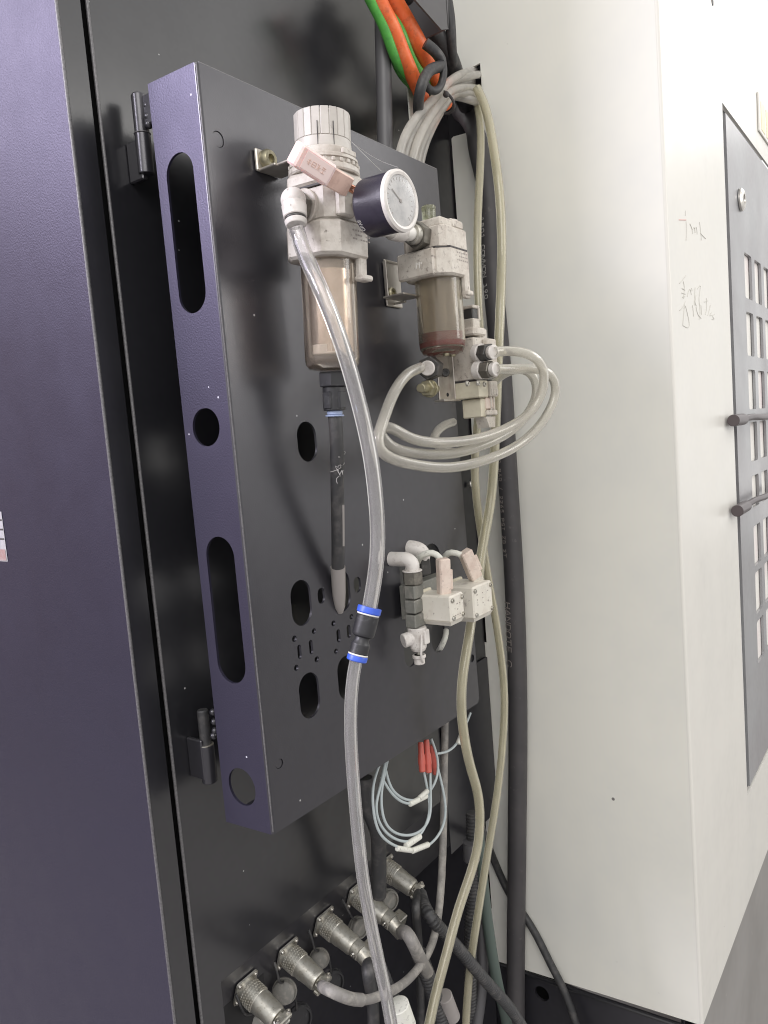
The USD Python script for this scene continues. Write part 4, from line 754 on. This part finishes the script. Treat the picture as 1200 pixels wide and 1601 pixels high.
# ================================================================== pair of small valves lower on the panel
vg = 'white valve pair on the panel'
F1 = at(703, 933, y=-0.060); F2 = at(720, 925, y=-0.060); F3 = at(704, 979, y=-0.060); F4 = at(727, 967, y=-0.060)
def small_valve(cx0, cx1, zb, zt, yf, yb, label, mat):
    v = thing('square_valve', label, 'valve', ((cx0 + cx1) / 2, yb, zb), group=None)
    part(v, 'body', [hexa(cx0, cx1, yf, yb, zb + 0.003, zt, 0.0016), trimesh.convex.convex_hull(np.array([[x, y, z] for x, y, z in [(cx0, yf + .001, zb + .0035), (cx1, yf + .001, zb + .0035), (cx0, yb, zb + .0035), (cx1, yb, zb + .0035), (cx0 + .004, yf + .004, zb - .001), (cx1 - .001, yf + .004, zb - .001), (cx0 + .004, yb, zb - .001), (cx1 - .001, yb, zb - .001)]]))], 'valve_white')
    for x in (cx0 + 0.0035, cx1 - 0.0035):
        for z in (zb + 0.007, zt - 0.0045): part(v, 'screw', screw_head((x, yf + 0.0002, z), -Y, 0.0023, 0.0018), 'dull_steel')
    for r in range(3):
        for k in range(3):
            if random.random() < 0.85: part(v, 'print_mark', cbox((0.0015 + 0.0012 * random.random(), 0.0002, 0.0010), (cx0 + 0.0075 + k * (cx1 - cx0 - 0.015) / 2.2, yf - 0.0001, zt - 0.009 - r * 0.0052), 0.00005), 'faded_ink')
    part(v, 'base_flange', hexa(cx0 - 0.001, cx1 + 0.001, yb - 0.006, yb - 0.002, zb + 0.002, zt + 0.002, 0.001), mat)
    return v
zb1, zt1 = F3[2], F1[2]
v1 = small_valve(F1[0], F4[0], zb1 - 0.001, zt1, -0.060, -0.018, 'nearer white square valve with tan upright plug on top', 'valve_yellowed')
G1 = at(738, 918, y=-0.045); G2 = at(764, 905, y=-0.045); G3 = at(741, 968, y=-0.045)
v2 = small_valve(G1[0] - 0.006, G2[0] - 0.002, G3[2] - 0.002, G1[2] + 0.001, -0.049, -0.008, 'farther white square valve with tilted tan plug on top', 'valve_yellowed')
mf = thing('valve_manifold', 'grey metal valve manifold with white elbow above and white drain valve below', 'valve manifold', at(640, 950, y=-0.01))
mx0 = at(633, 950, y=-0.017)[0]
mzt, mzb = at(640, 916, y=-0.024)[2], at(640, 985, y=-0.024)[2]
mh = (mzt - mzb) / 3
for k in range(3): part(mf, 'block', hexa(mx0 - 0.002 + 0.001 * k, F1[0] + 0.004, -0.029, -0.017, mzb + mh * k + 0.0006, mzb + mh * (k + 1) - 0.0006, 0.001), 'manifold_grey')
part(mf, 'shelf', hexa(F1[0] - 0.001, F4[0] + 0.05, -0.018, -0.0035, mzb + 0.004, mzt - 0.003, 0.001), 'manifold_grey')
ez = at(645, 905, y=-0.022); nt0 = np.array([ez[0], -0.022, mzt]); nt1 = nt0 + [0, 0, at(645, 893, y=-0.022)[2] - mzt]
part(mf, 'elbow_nut', hexnut(nt0, nt1, 0.0100, turn=0.2), 'grey_nut')
part(mf, 'elbow_ring', cyl(nt1, nt1 + [0, 0, 0.0015], 0.0096), 'white_plastic')
e2 = at(627, 882, y=-0.004)
part(mf, 'white_elbow', sweep(spline([nt1 + [0, 0, 0.001], nt1 + [0, 0, 0.0075], nt1 + [-0.001, 0.004, 0.0112], nt1 + [-0.002, 0.012, 0.0118], nt1 + [-0.002, 0.026, 0.0118]], 20), 0.0069, 22), 'white_plastic')
w0 = at(652, 990, y=-0.024); w0 = np.array([w0[0], w0[1], mzb])
lw = part(mf, 'drain_valve', [cyl(w0 - [0, 0, 0.019], w0, 0.0082, 0.0092), cyl(w0 - [0, 0, 0.023], w0 - [0, 0, 0.019], 0.0066, 0.0080), cyl(w0 + [-0.013, 0.008, -0.011], w0 + [0, 0, -0.009], 0.0068), cbox((0.008, 0.004, 0.014), w0 + [0.001, -0.009, -0.009], 0.001)], 'white_plastic')
part(lw, 'stem', cyl(w0 - [0, 0, 0.028], w0 - [0, 0, 0.022], 0.0022), 'dull_steel')
part(lw, 'drain_knob', [cyl(w0 - [0, 0, 0.036], w0 - [0, 0, 0.027], 0.0052), cyl(w0 - [0, 0, 0.030], w0 - [0, 0, 0.027], 0.0066)], 'white_plastic')
part(lw, 'strap', sweep(spline([w0 + [-0.005, -0.008, -0.006], w0 + [-0.008, -0.009, -0.014], w0 + [-0.008, -0.008, -0.024], w0 + [-0.003, -0.006, -0.033]], 16), 0.0012, 8), 'white_plastic')
e4 = np.array([mx0 + 0.045, -0.010, mzt + 0.002])
part(mf, 'second_nut', hexnut(e4, e4 + [0, 0, 0.016], 0.0090), 'dark_nut')
part(mf, 'second_elbow', sweep(spline([e4 + [0, 0, 0.015], e4 + [0, 0, 0.022], e4 + [-0.003, 0.006, 0.026], e4 + [-0.006, 0.016, 0.027]], 16), 0.0080, 20), 'white_plastic')
# plugs
def plug(name, q0, q1, w, d, mat, label, base=None):
    t = thing(name, label, 'wire plug', q0); a_ = unit(q1 - q0); n_ = unit(np.cross(a_, np.cross(unit(CAM - q0), a_))); s_ = np.cross(n_, a_); rt = np.stack([a_, s_, n_], 1); L_ = np.linalg.norm(q1 - q0)
    yaw = rt @ R.from_euler('x', 0.45).as_matrix()
    part(t, 'shell', cbox((L_, w, d), (q0 + q1) / 2, 0.0012, yaw), mat)
    part(t, 'latch', cbox((L_ * 0.55, w * 0.4, 0.0025), (q0 + q1) / 2 + yaw @ np.array([-L_ * .1, -w * 0.62, 0.0]), 0.0006, yaw), mat)
    part(t, 'seat', cbox((0.007, w * 0.95, d * 0.95), q0 - a_ * 0.002, 0.001, yaw), 'valve_white')
    return t
cxa = (F1[0] + F4[0]) / 2
P1b = at(694, 930, y=-0.046); P1t = at(692, 873, y=-0.048)
plug('wire_plug', P1b, P1t, 0.0115, 0.010, 'tan_plastic', 'tan plastic wire plug standing upright on the nearer white valve')
P2b = at(743, 903, y=-0.034); P2t = at(726, 862, y=-0.032)
plug('wire_plug', P2b, P2t, 0.0135, 0.010, 'tan_plastic', 'tan plastic wire plug leaning left on the farther white valve')
for (pts, lab) in (([(656, 905, 0.01), (651, 885, -0.006), (660, 868, -0.020), (677, 865, -0.030), (688, 874, -0.036), (692, 884, -0.040)], 'pale flat wire arching from the panel slot to the upright tan plug'),
    ([(690, 895, 0.01), (693, 875, -0.006), (703, 864, -0.018), (716, 866, -0.026), (725, 870, -0.031)], 'pale flat wire arching from behind to the leaning tan plug')):
    solo('flat_wire', sweep(line(pts), 0.0032, 12), 'marker_white', lab, 'wire')
solo('flat_wire', sweep(line([(697, 985, -0.004), (696, 995, -0.006), (691, 1008, -0.002), (685, 1018, 0.008)]), 0.0030, 12), 'marker_white', 'pale wire curving into the slot under the nearer white valve', 'wire')

# ================================================================== thin wires and red splices under the box
wg = [
 ([(593, 1195, 0.03), (584, 1225, 0.026), (583, 1260, 0.022), (591, 1297, 0.02), (610, 1318, 0.018), (640, 1328, 0.016), (668, 1322, 0.016), (688, 1300, 0.016), (696, 1268, 0.018), (690, 1225, 0.022), (684, 1200, 0.026)], 'outermost pale blue wire loop hanging below the box'),
 ([(602, 1190, 0.03), (594, 1230, 0.024), (588, 1262, 0.022), (597, 1293, 0.02), (622, 1313, 0.018), (648, 1312, 0.016), (664, 1292, 0.016), (671, 1265, 0.018), (668, 1235, 0.022), (662, 1205, 0.026)], 'inner pale blue wire loop hanging below the box'),
 ([(606, 1186, 0.03), (600, 1215, 0.026), (596, 1245, 0.024), (602, 1285, 0.02), (628, 1305, 0.018), (655, 1300, 0.016), (670, 1280, 0.016), (673, 1245, 0.018), (672, 1205, 0.024)], 'pale blue wire loop between the outer and inner loops'),
 ([(603, 1205, 0.028), (612, 1232, 0.024), (636, 1250, 0.022), (662, 1245, 0.022), (680, 1222, 0.022), (684, 1190, 0.024), (674, 1155, 0.03)], 'short upper pale blue wire loop with white marker'),
 ([(596, 1215, 0.028), (614, 1242, 0.024), (640, 1256, 0.022), (668, 1244, 0.022)], 'second short upper pale blue wire below the box edge'),
 ([(683, 1178, 0.03), (700, 1174, 0.026), (715, 1160, 0.022), (727, 1135, 0.02), (735, 1115, 0.03)], 'pale wire rising right behind the panel corner with a marker sleeve')]
for pts, lab in wg: solo('thin_wire', sweep(line(pts), 0.0014, 8), 'wire_blue', lab, 'wire')
for (a_, b_, r_, lab) in (((640, 1257, .021), (666, 1244, .021), .003, 'white marker sleeve on the short upper wire loop'), ((655, 1248, .02), (668, 1236, .02), .0028, 'small white marker sleeve beside the short upper loop'), ((634, 1322, .016), (656, 1307, .016), .0034, 'white marker sleeve at the bottom of the inner wire loop'),
    ((644, 1330, .014), (669, 1320, .014), .003, 'white marker sleeve at the foot of the outermost wire loop'), ((620, 1326, .016), (642, 1329, .015), .0028, 'slim white marker sleeve left at the foot of the outermost loop'), ((716, 1163, .021), (726, 1138, .019), .0034, 'white marker sleeve on the wire near the panel corner')):
    solo('marker_sleeve', cyl(at(*a_[:2], y=a_[2]), at(*b_[:2], y=b_[2]), r_, n=12), 'marker_white', lab, 'marker sleeve')
for k, (a_, b_, lab) in enumerate((((657, 1160, .03), (660, 1207, .024), 'left red crimp splice under the box'), ((666, 1156, .028), (670, 1208, .022), 'middle red crimp splice under the box'), ((674, 1165, .032), (681, 1210, .03), 'right red crimp splice half hidden behind the middle one'))):
    A, B = at(*a_[:2], y=a_[2]), at(*b_[:2], y=b_[2]); d = unit(B - A); Ls = np.linalg.norm(B - A)
    solo('red_splice', lathe([(0, 0), (0.0026, 0), (0.0032, 0.002), (0.0032, Ls * .4), (0.0039, Ls * .45), (0.0042, Ls * .7), (0.0036, Ls * .78), (0.0036, Ls * .97), (0.0028, Ls), (0, Ls)], A, d, 16), 'red_plastic', lab, 'crimp splice')

# ================================================================== round plugs in the recess
def pz_at(px, py):
    """The point of the sloping plug plate seen at a spot of the photograph."""
    r = ROT.T @ np.array([px - CX, py - CY, FOC]) / FOC; o = np.array([0, YB + 0.003, open_z])
    return CAM + r * (((o - CAM) @ PN) / (r @ PN))
part_ = part
def connector(px, py, label, elbow=False):
    o = pz_at(px, py); q = lambda u, v, h: o + prot @ np.array([u, v, h]); SC = 1.07
    t = thing('round_plug', label, 'round plug', o)
    def part(parent, name, mesh, mat, label=None, smooth=35, kind=None):
        m = trimesh.util.concatenate(mesh) if isinstance(mesh, list) else mesh
        m.apply_translation(-o); m.apply_scale(SC); m.apply_translation(o); return part_(parent, name, m, mat, label, smooth, kind)
    pl = Polygon([(-.0125, -.0125), (.0125, -.0125), (.0125, .0125), (-.0125, .0125)]).buffer(-0.003).buffer(0.003, 6)
    part(t, 'flange', plate(pl, 0.0018, prot, q(0, 0, 0.0030)), 'dull_steel', smooth=False)
    for u in (-1, 1):
        for v in (-1, 1): part(t, 'flange_screw', screw_head(q(u * .0095, v * .0095, 0.003), PN, 0.0020, 0.0016), 'steel')
    part(t, 'coupling_ring', lathe([(0, 0), (0.0102, 0), (0.0102, 0.003), (0.0110, 0.0035), (0.0110, 0.0165), (0.0105, 0.0172), (0, 0.0172)], q(0, 0, 0.003), PN, 32), 'dull_steel')
    kn = []
    for r in range(5):
        for k in range(28):
            tt = 2 * math.pi * (k + 0.5 * (r % 2)) / 28
            kn.append(cbox((0.0010, 0.0014, 0.0016), q(0.0111 * math.cos(tt), 0.0111 * math.sin(tt), 0.0075 + r * 0.0026), 0.0004, prot @ R.from_euler('z', tt).as_matrix()))
    part(t, 'knurling', kn, 'dull_steel', kind='stuff')
    part(t, 'barrel', lathe([(0, 0), (0.0106, 0), (0.0106, 0.006), (0.0100, 0.008), (0.0096, 0.020), (0.0086, 0.0225), (0, 0.0225)], q(0, 0, 0.0202), PN, 32), 'dull_steel')
    if not elbow:
        cl = part(t, 'cable_clamp', [cyl(q(0, 0, 0.0427), q(0, 0, 0.050), 0.0062), cbox((0.018, 0.005, 0.007), q(0, 0.0035, 0.0475), 0.001, prot), cbox((0.018, 0.004, 0.006), q(0, -0.0035, 0.0475), 0.001, prot)], 'dull_steel')
        for s in (-1, 1): part(cl, 'clamp_screw', screw_head(q(s * 0.0068, 0.006, 0.0475), -prot[:, 1] * -1, 0.0022, 0.002), 'steel')
    else:
        cl = part(t, 'cable_clamp', [cyl(q(0, 0, 0.0427), q(0, 0, 0.052), 0.0088), cyl(q(0, 0, 0.050), q(0, -0.004, 0.066), 0.0078), cbox((0.014, 0.012, 0.012), q(0.008, 0, 0.054), 0.001, prot)], 'dull_steel')
        part(cl, 'clamp_screw', screw_head(q(-0.0088, 0.001, 0.0475), -prot[:, 0], 0.0028, 0.002), 'steel')
    return lambda u, v, h: o + prot @ np.array([u, v, h]) * SC
K = [(381, 1541, 'leftmost silvery round plug at the picture foot', False), (446, 1488, 'second round plug from the left, with the grey cable', False), (503, 1438, 'middle round plug of the row of five, behind the clear tube', True), (553, 1395, 'fourth round plug from the left, crossed by the clear tube', True), (598, 1354, 'rightmost and farthest silvery round plug of the row', False)]
Qs = [connector(*k) for k in K]
def cap(px, py, off, label, r=0.0100, mat='cap_dark', tether=None, face=True):
    r *= 1.07
    c = pz_at(px, py) + PN * off; ax_ = unit(np.array([-0.25, -0.95, 0.12])) if face else unit(np.array([-0.80, -0.50, 0.25]))
    t = thing('dust_cap', label, 'dust cap', c)
    prof = [(0, -0.008), (r * .8, -0.008), (r, -0.007), (r, 0.003), (r * .92, 0.0042), (r * .80, 0.0042), (r * .78, 0.002), (r * .3, 0.0016), (0, 0.0016)] if face else [(0, -0.006), (r * .9, -0.006), (r, -0.005), (r, 0.001), (r * .93, 0.004), (r * .7, 0.0062), (r * .3, 0.0072), (0, 0.0074)]
    part(t, 'cup', lathe(prof, c, ax_, 32), mat)
    part(t, 'rim', lathe([(r * .93, -0.003), (r * 1.08, -0.003), (r * 1.08, -0.001), (r * .93, -0.001)], c, ax_, 32), mat)
    if tether is not None:
        s = pz_at(*tether) + PN * 0.004; m_ = (s + c) / 2 + np.array([-0.006, -0.006, 0.002])
        part(t, 'tether', sweep(spline([s, s * .6 + m_ * .4 + [-0.002, -.003, 0], m_, c - ax_ * 0.004 + [0, 0, r * .8]], 18), 0.0013, 8), 'cable_dark')
    return t
cap(384, 1586, 0.012, 'grey dust cap at the bottom left corner of the recess', 0.0100, tether=(364, 1550), face=False)
cap(431, 1538, 0.012, 'dust cap between the two leftmost round plugs', 0.0112, tether=(424, 1500), face=False)
cap(486, 1488, 0.012, 'dust cap between the second and middle round plugs', 0.0095, tether=(478, 1450), face=False)
cap(547, 1439, 0.014, 'dust cap facing front between the middle and fourth plugs', 0.0105, tether=(530, 1402))
cap(594, 1397, 0.014, 'dust cap facing front between the fourth and rightmost plugs', 0.0115, tether=(575, 1366))
cap(463, 1590, 0.004, 'black dust cap of the empty lower row, left', 0.0150, 'black_plastic', (455, 1545))
cap(516, 1533, 0.004, 'black dust cap of the empty lower row, right', 0.0135, 'black_plastic', (508, 1487))

def cable3(name, pts, r, mat, label, cat='cable', corr=False, group=None):
    p = spline(pts); return solo(name, corrugated(p, r) if corr else sweep(p, r, 16), mat, label, cat, group)
q1e = Qs[1](0, 0, 0.049)
cable3('grey_cable', [q1e, at(530, 1555, y=-0.002), at(562, 1563, y=-0.010), at(592, 1557, y=-0.012), at(625, 1541, y=-0.006), at(652, 1515, y=0.004), at(675, 1475, y=0.012), at(686, 1420, y=0.020), at(691, 1350, y=0.026), at(693, 1280, y=0.03), at(694, 1210, y=0.034), at(695, 1140, y=0.036), at(695, 1060, y=0.036)], 0.0042, 'cable_grey', 'dusty grey cable looping from the second plug up behind the box')
cable3('cable_boot', [q1e + PN * 0.001, at(518, 1549, y=0.004), at(545, 1560, y=-0.006), at(566, 1563, y=-0.011)], 0.0053, 'cable_grey', 'dusty tape sleeve on the grey cable behind the second plug', 'cable sleeve')
q4e = Qs[4](0, 0, 0.049)
cable3('black_cable', [q4e, at(650, 1420, y=0.03), at(653, 1460, y=0.04), at(655, 1500, y=0.05), at(657, 1560, y=0.06), at(657, 1640, y=0.07)], 0.0045, 'cable_dark', 'thin black cable hanging straight from the rightmost plug')
cable3('corrugated_conduit', [q4e + PN * 0.004, at(672, 1432, y=0.018), at(705, 1470, y=0.012), at(735, 1505, y=0.008), at(765, 1540, y=0.004), at(800, 1580, y=0.0), at(830, 1630, y=-0.002)], 0.0070, 'cable_dark', 'long corrugated black conduit from the rightmost plug to the lower right', 'conduit', True)
q3e = Qs[3](0, -0.004, 0.064)
cable3('black_cable', [q3e, at(640, 1465, y=0.010), at(655, 1495, y=0.008), at(668, 1520, y=0.008)], 0.0066, 'cable_grey', 'dusty cable sleeve leaving the fourth round plug')
cable3('corrugated_conduit', [at(654, 1490, y=0.014), at(668, 1525, y=0.010), at(680, 1560, y=0.008), at(692, 1600, y=0.006), at(702, 1650, y=0.004)], 0.0085, 'cable_dark', 'corrugated conduit below the fourth plug', 'conduit', True)
q2e = Qs[2](0, -0.004, 0.064)
cable3('black_cable', [q2e, at(575, 1520, y=0.012), at(581, 1555, y=0.016), at(584, 1600, y=0.02), at(584, 1660, y=0.024)], 0.0060, 'cable_dark', 'dark cable hanging from the middle round plug')
cable3('corrugated_conduit', [at(590, 1505, y=0.020), at(602, 1535, y=0.016), at(614, 1562, y=0.012), at(628, 1595, y=0.008), at(640, 1640, y=0.006)], 0.0075, 'cable_dark', 'corrugated conduit behind the clear tube at the picture foot', 'conduit', True)
for (a_, b_, r_, lab) in (((622, 1570, -0.004), (634, 1604, -0.006), 0.0105, 'white sleeve on the conduit beside the clear tube at the picture foot'), ((694, 1556, 0.0), (707, 1590, -0.001), 0.0085, 'pale sleeve on the conduit right of the yellowed tube')):
    A, B = at(*a_[:2], y=a_[2]), at(*b_[:2], y=b_[2]); solo('conduit_sleeve', cyl(A, B, r_), 'marker_white' if r_ > .01 else 'grey_sleeve', lab, 'cable sleeve')
cable3('corrugated_conduit', [at(738, 1270, y=0.052), at(739, 1350, y=0.052), at(737, 1430, y=0.052), at(735, 1500, y=0.055), at(735, 1600, y=0.06)], 0.0085, 'cable_dark', 'upright corrugated conduit between the two hanging yellowed tubes', 'conduit', True)
cable3('conduit_band', [at(737, 1318, y=0.05), at(737, 1342, y=0.05)] if False else [at(736, 1316, y=0.05), at(736.5, 1330, y=0.05), at(737, 1344, y=0.05)], 0.0105, 'bracket_grey', 'grey band round the upright corrugated conduit', 'cable sleeve')
cable3('green_grey_cable', [at(748, 1300, y=0.045), at(757, 1400, y=0.04), at(766, 1470, y=0.036), at(778, 1540, y=0.03), at(790, 1590, y=0.03), at(800, 1650, y=0.03)], 0.0068, 'cable_green_grey', 'dull green grey cable behind the right yellowed tube')
cable3('grey_cable', [at(752, 1440, y=0.05), at(754, 1500, y=0.05), at(752, 1550, y=0.05), at(745, 1601, y=0.05), at(740, 1660, y=0.05)], 0.0072, 'bracket_grey', 'grey cable behind the right yellowed tube near the picture foot')
cable3('black_cable', [at(752, 1295, y=0.045), at(772, 1345, x=XC - 0.007), at(795, 1395, x=XC - 0.006), at(815, 1425, x=XC - 0.006), at(838, 1462, x=XC - 0.007), at(862, 1510, x=XC - 0.009), at(882, 1550, x=XC - 0.011), at(903, 1610, x=XC - 0.013), at(920, 1670, x=XC - 0.015)], 0.0054, 'cable_dark', 'slim black cable passing behind the hose across the cabinet side')
cable3('black_cable', [at(570, 1215, y=0.045), at(575, 1260, y=0.045), at(588, 1295, y=0.045), at(592, 1330, y=0.05), at(592, 1400, y=0.06)], 0.008, 'cable_dark', 'dark cable dropping from the box bottom beside the wire loops')

# lint and cobweb threads
for pts, lab in (([(549, 222, -0.03), (570, 243, -0.045), (596, 268, -0.075)], 'fine cobweb thread from the knob down to the gauge'), ([(552, 225, -0.02), (585, 247, -0.03), (622, 262, -0.06)], 'fainter cobweb thread above the gauge')):
    solo('cobweb_thread', sweep(line(pts), 0.00022, 5), 'dust_lint', lab, 'thread')
lt_ = []
for k in range(16):
    o = at(533 + rng.normal(0, 2.5), 728 + rng.normal(0, 9), y=-0.040); d = rng.normal(0, 0.0022, 3)
    lt_.append(sweep(spline([o, o + d, o + d * 1.6 + rng.normal(0, 0.0014, 3)], 8), 0.00022, 5))
solo('lint_tuft', lt_, 'dust_lint', 'tuft of grey lint clinging to the black drain hose', 'lint', kind='stuff')
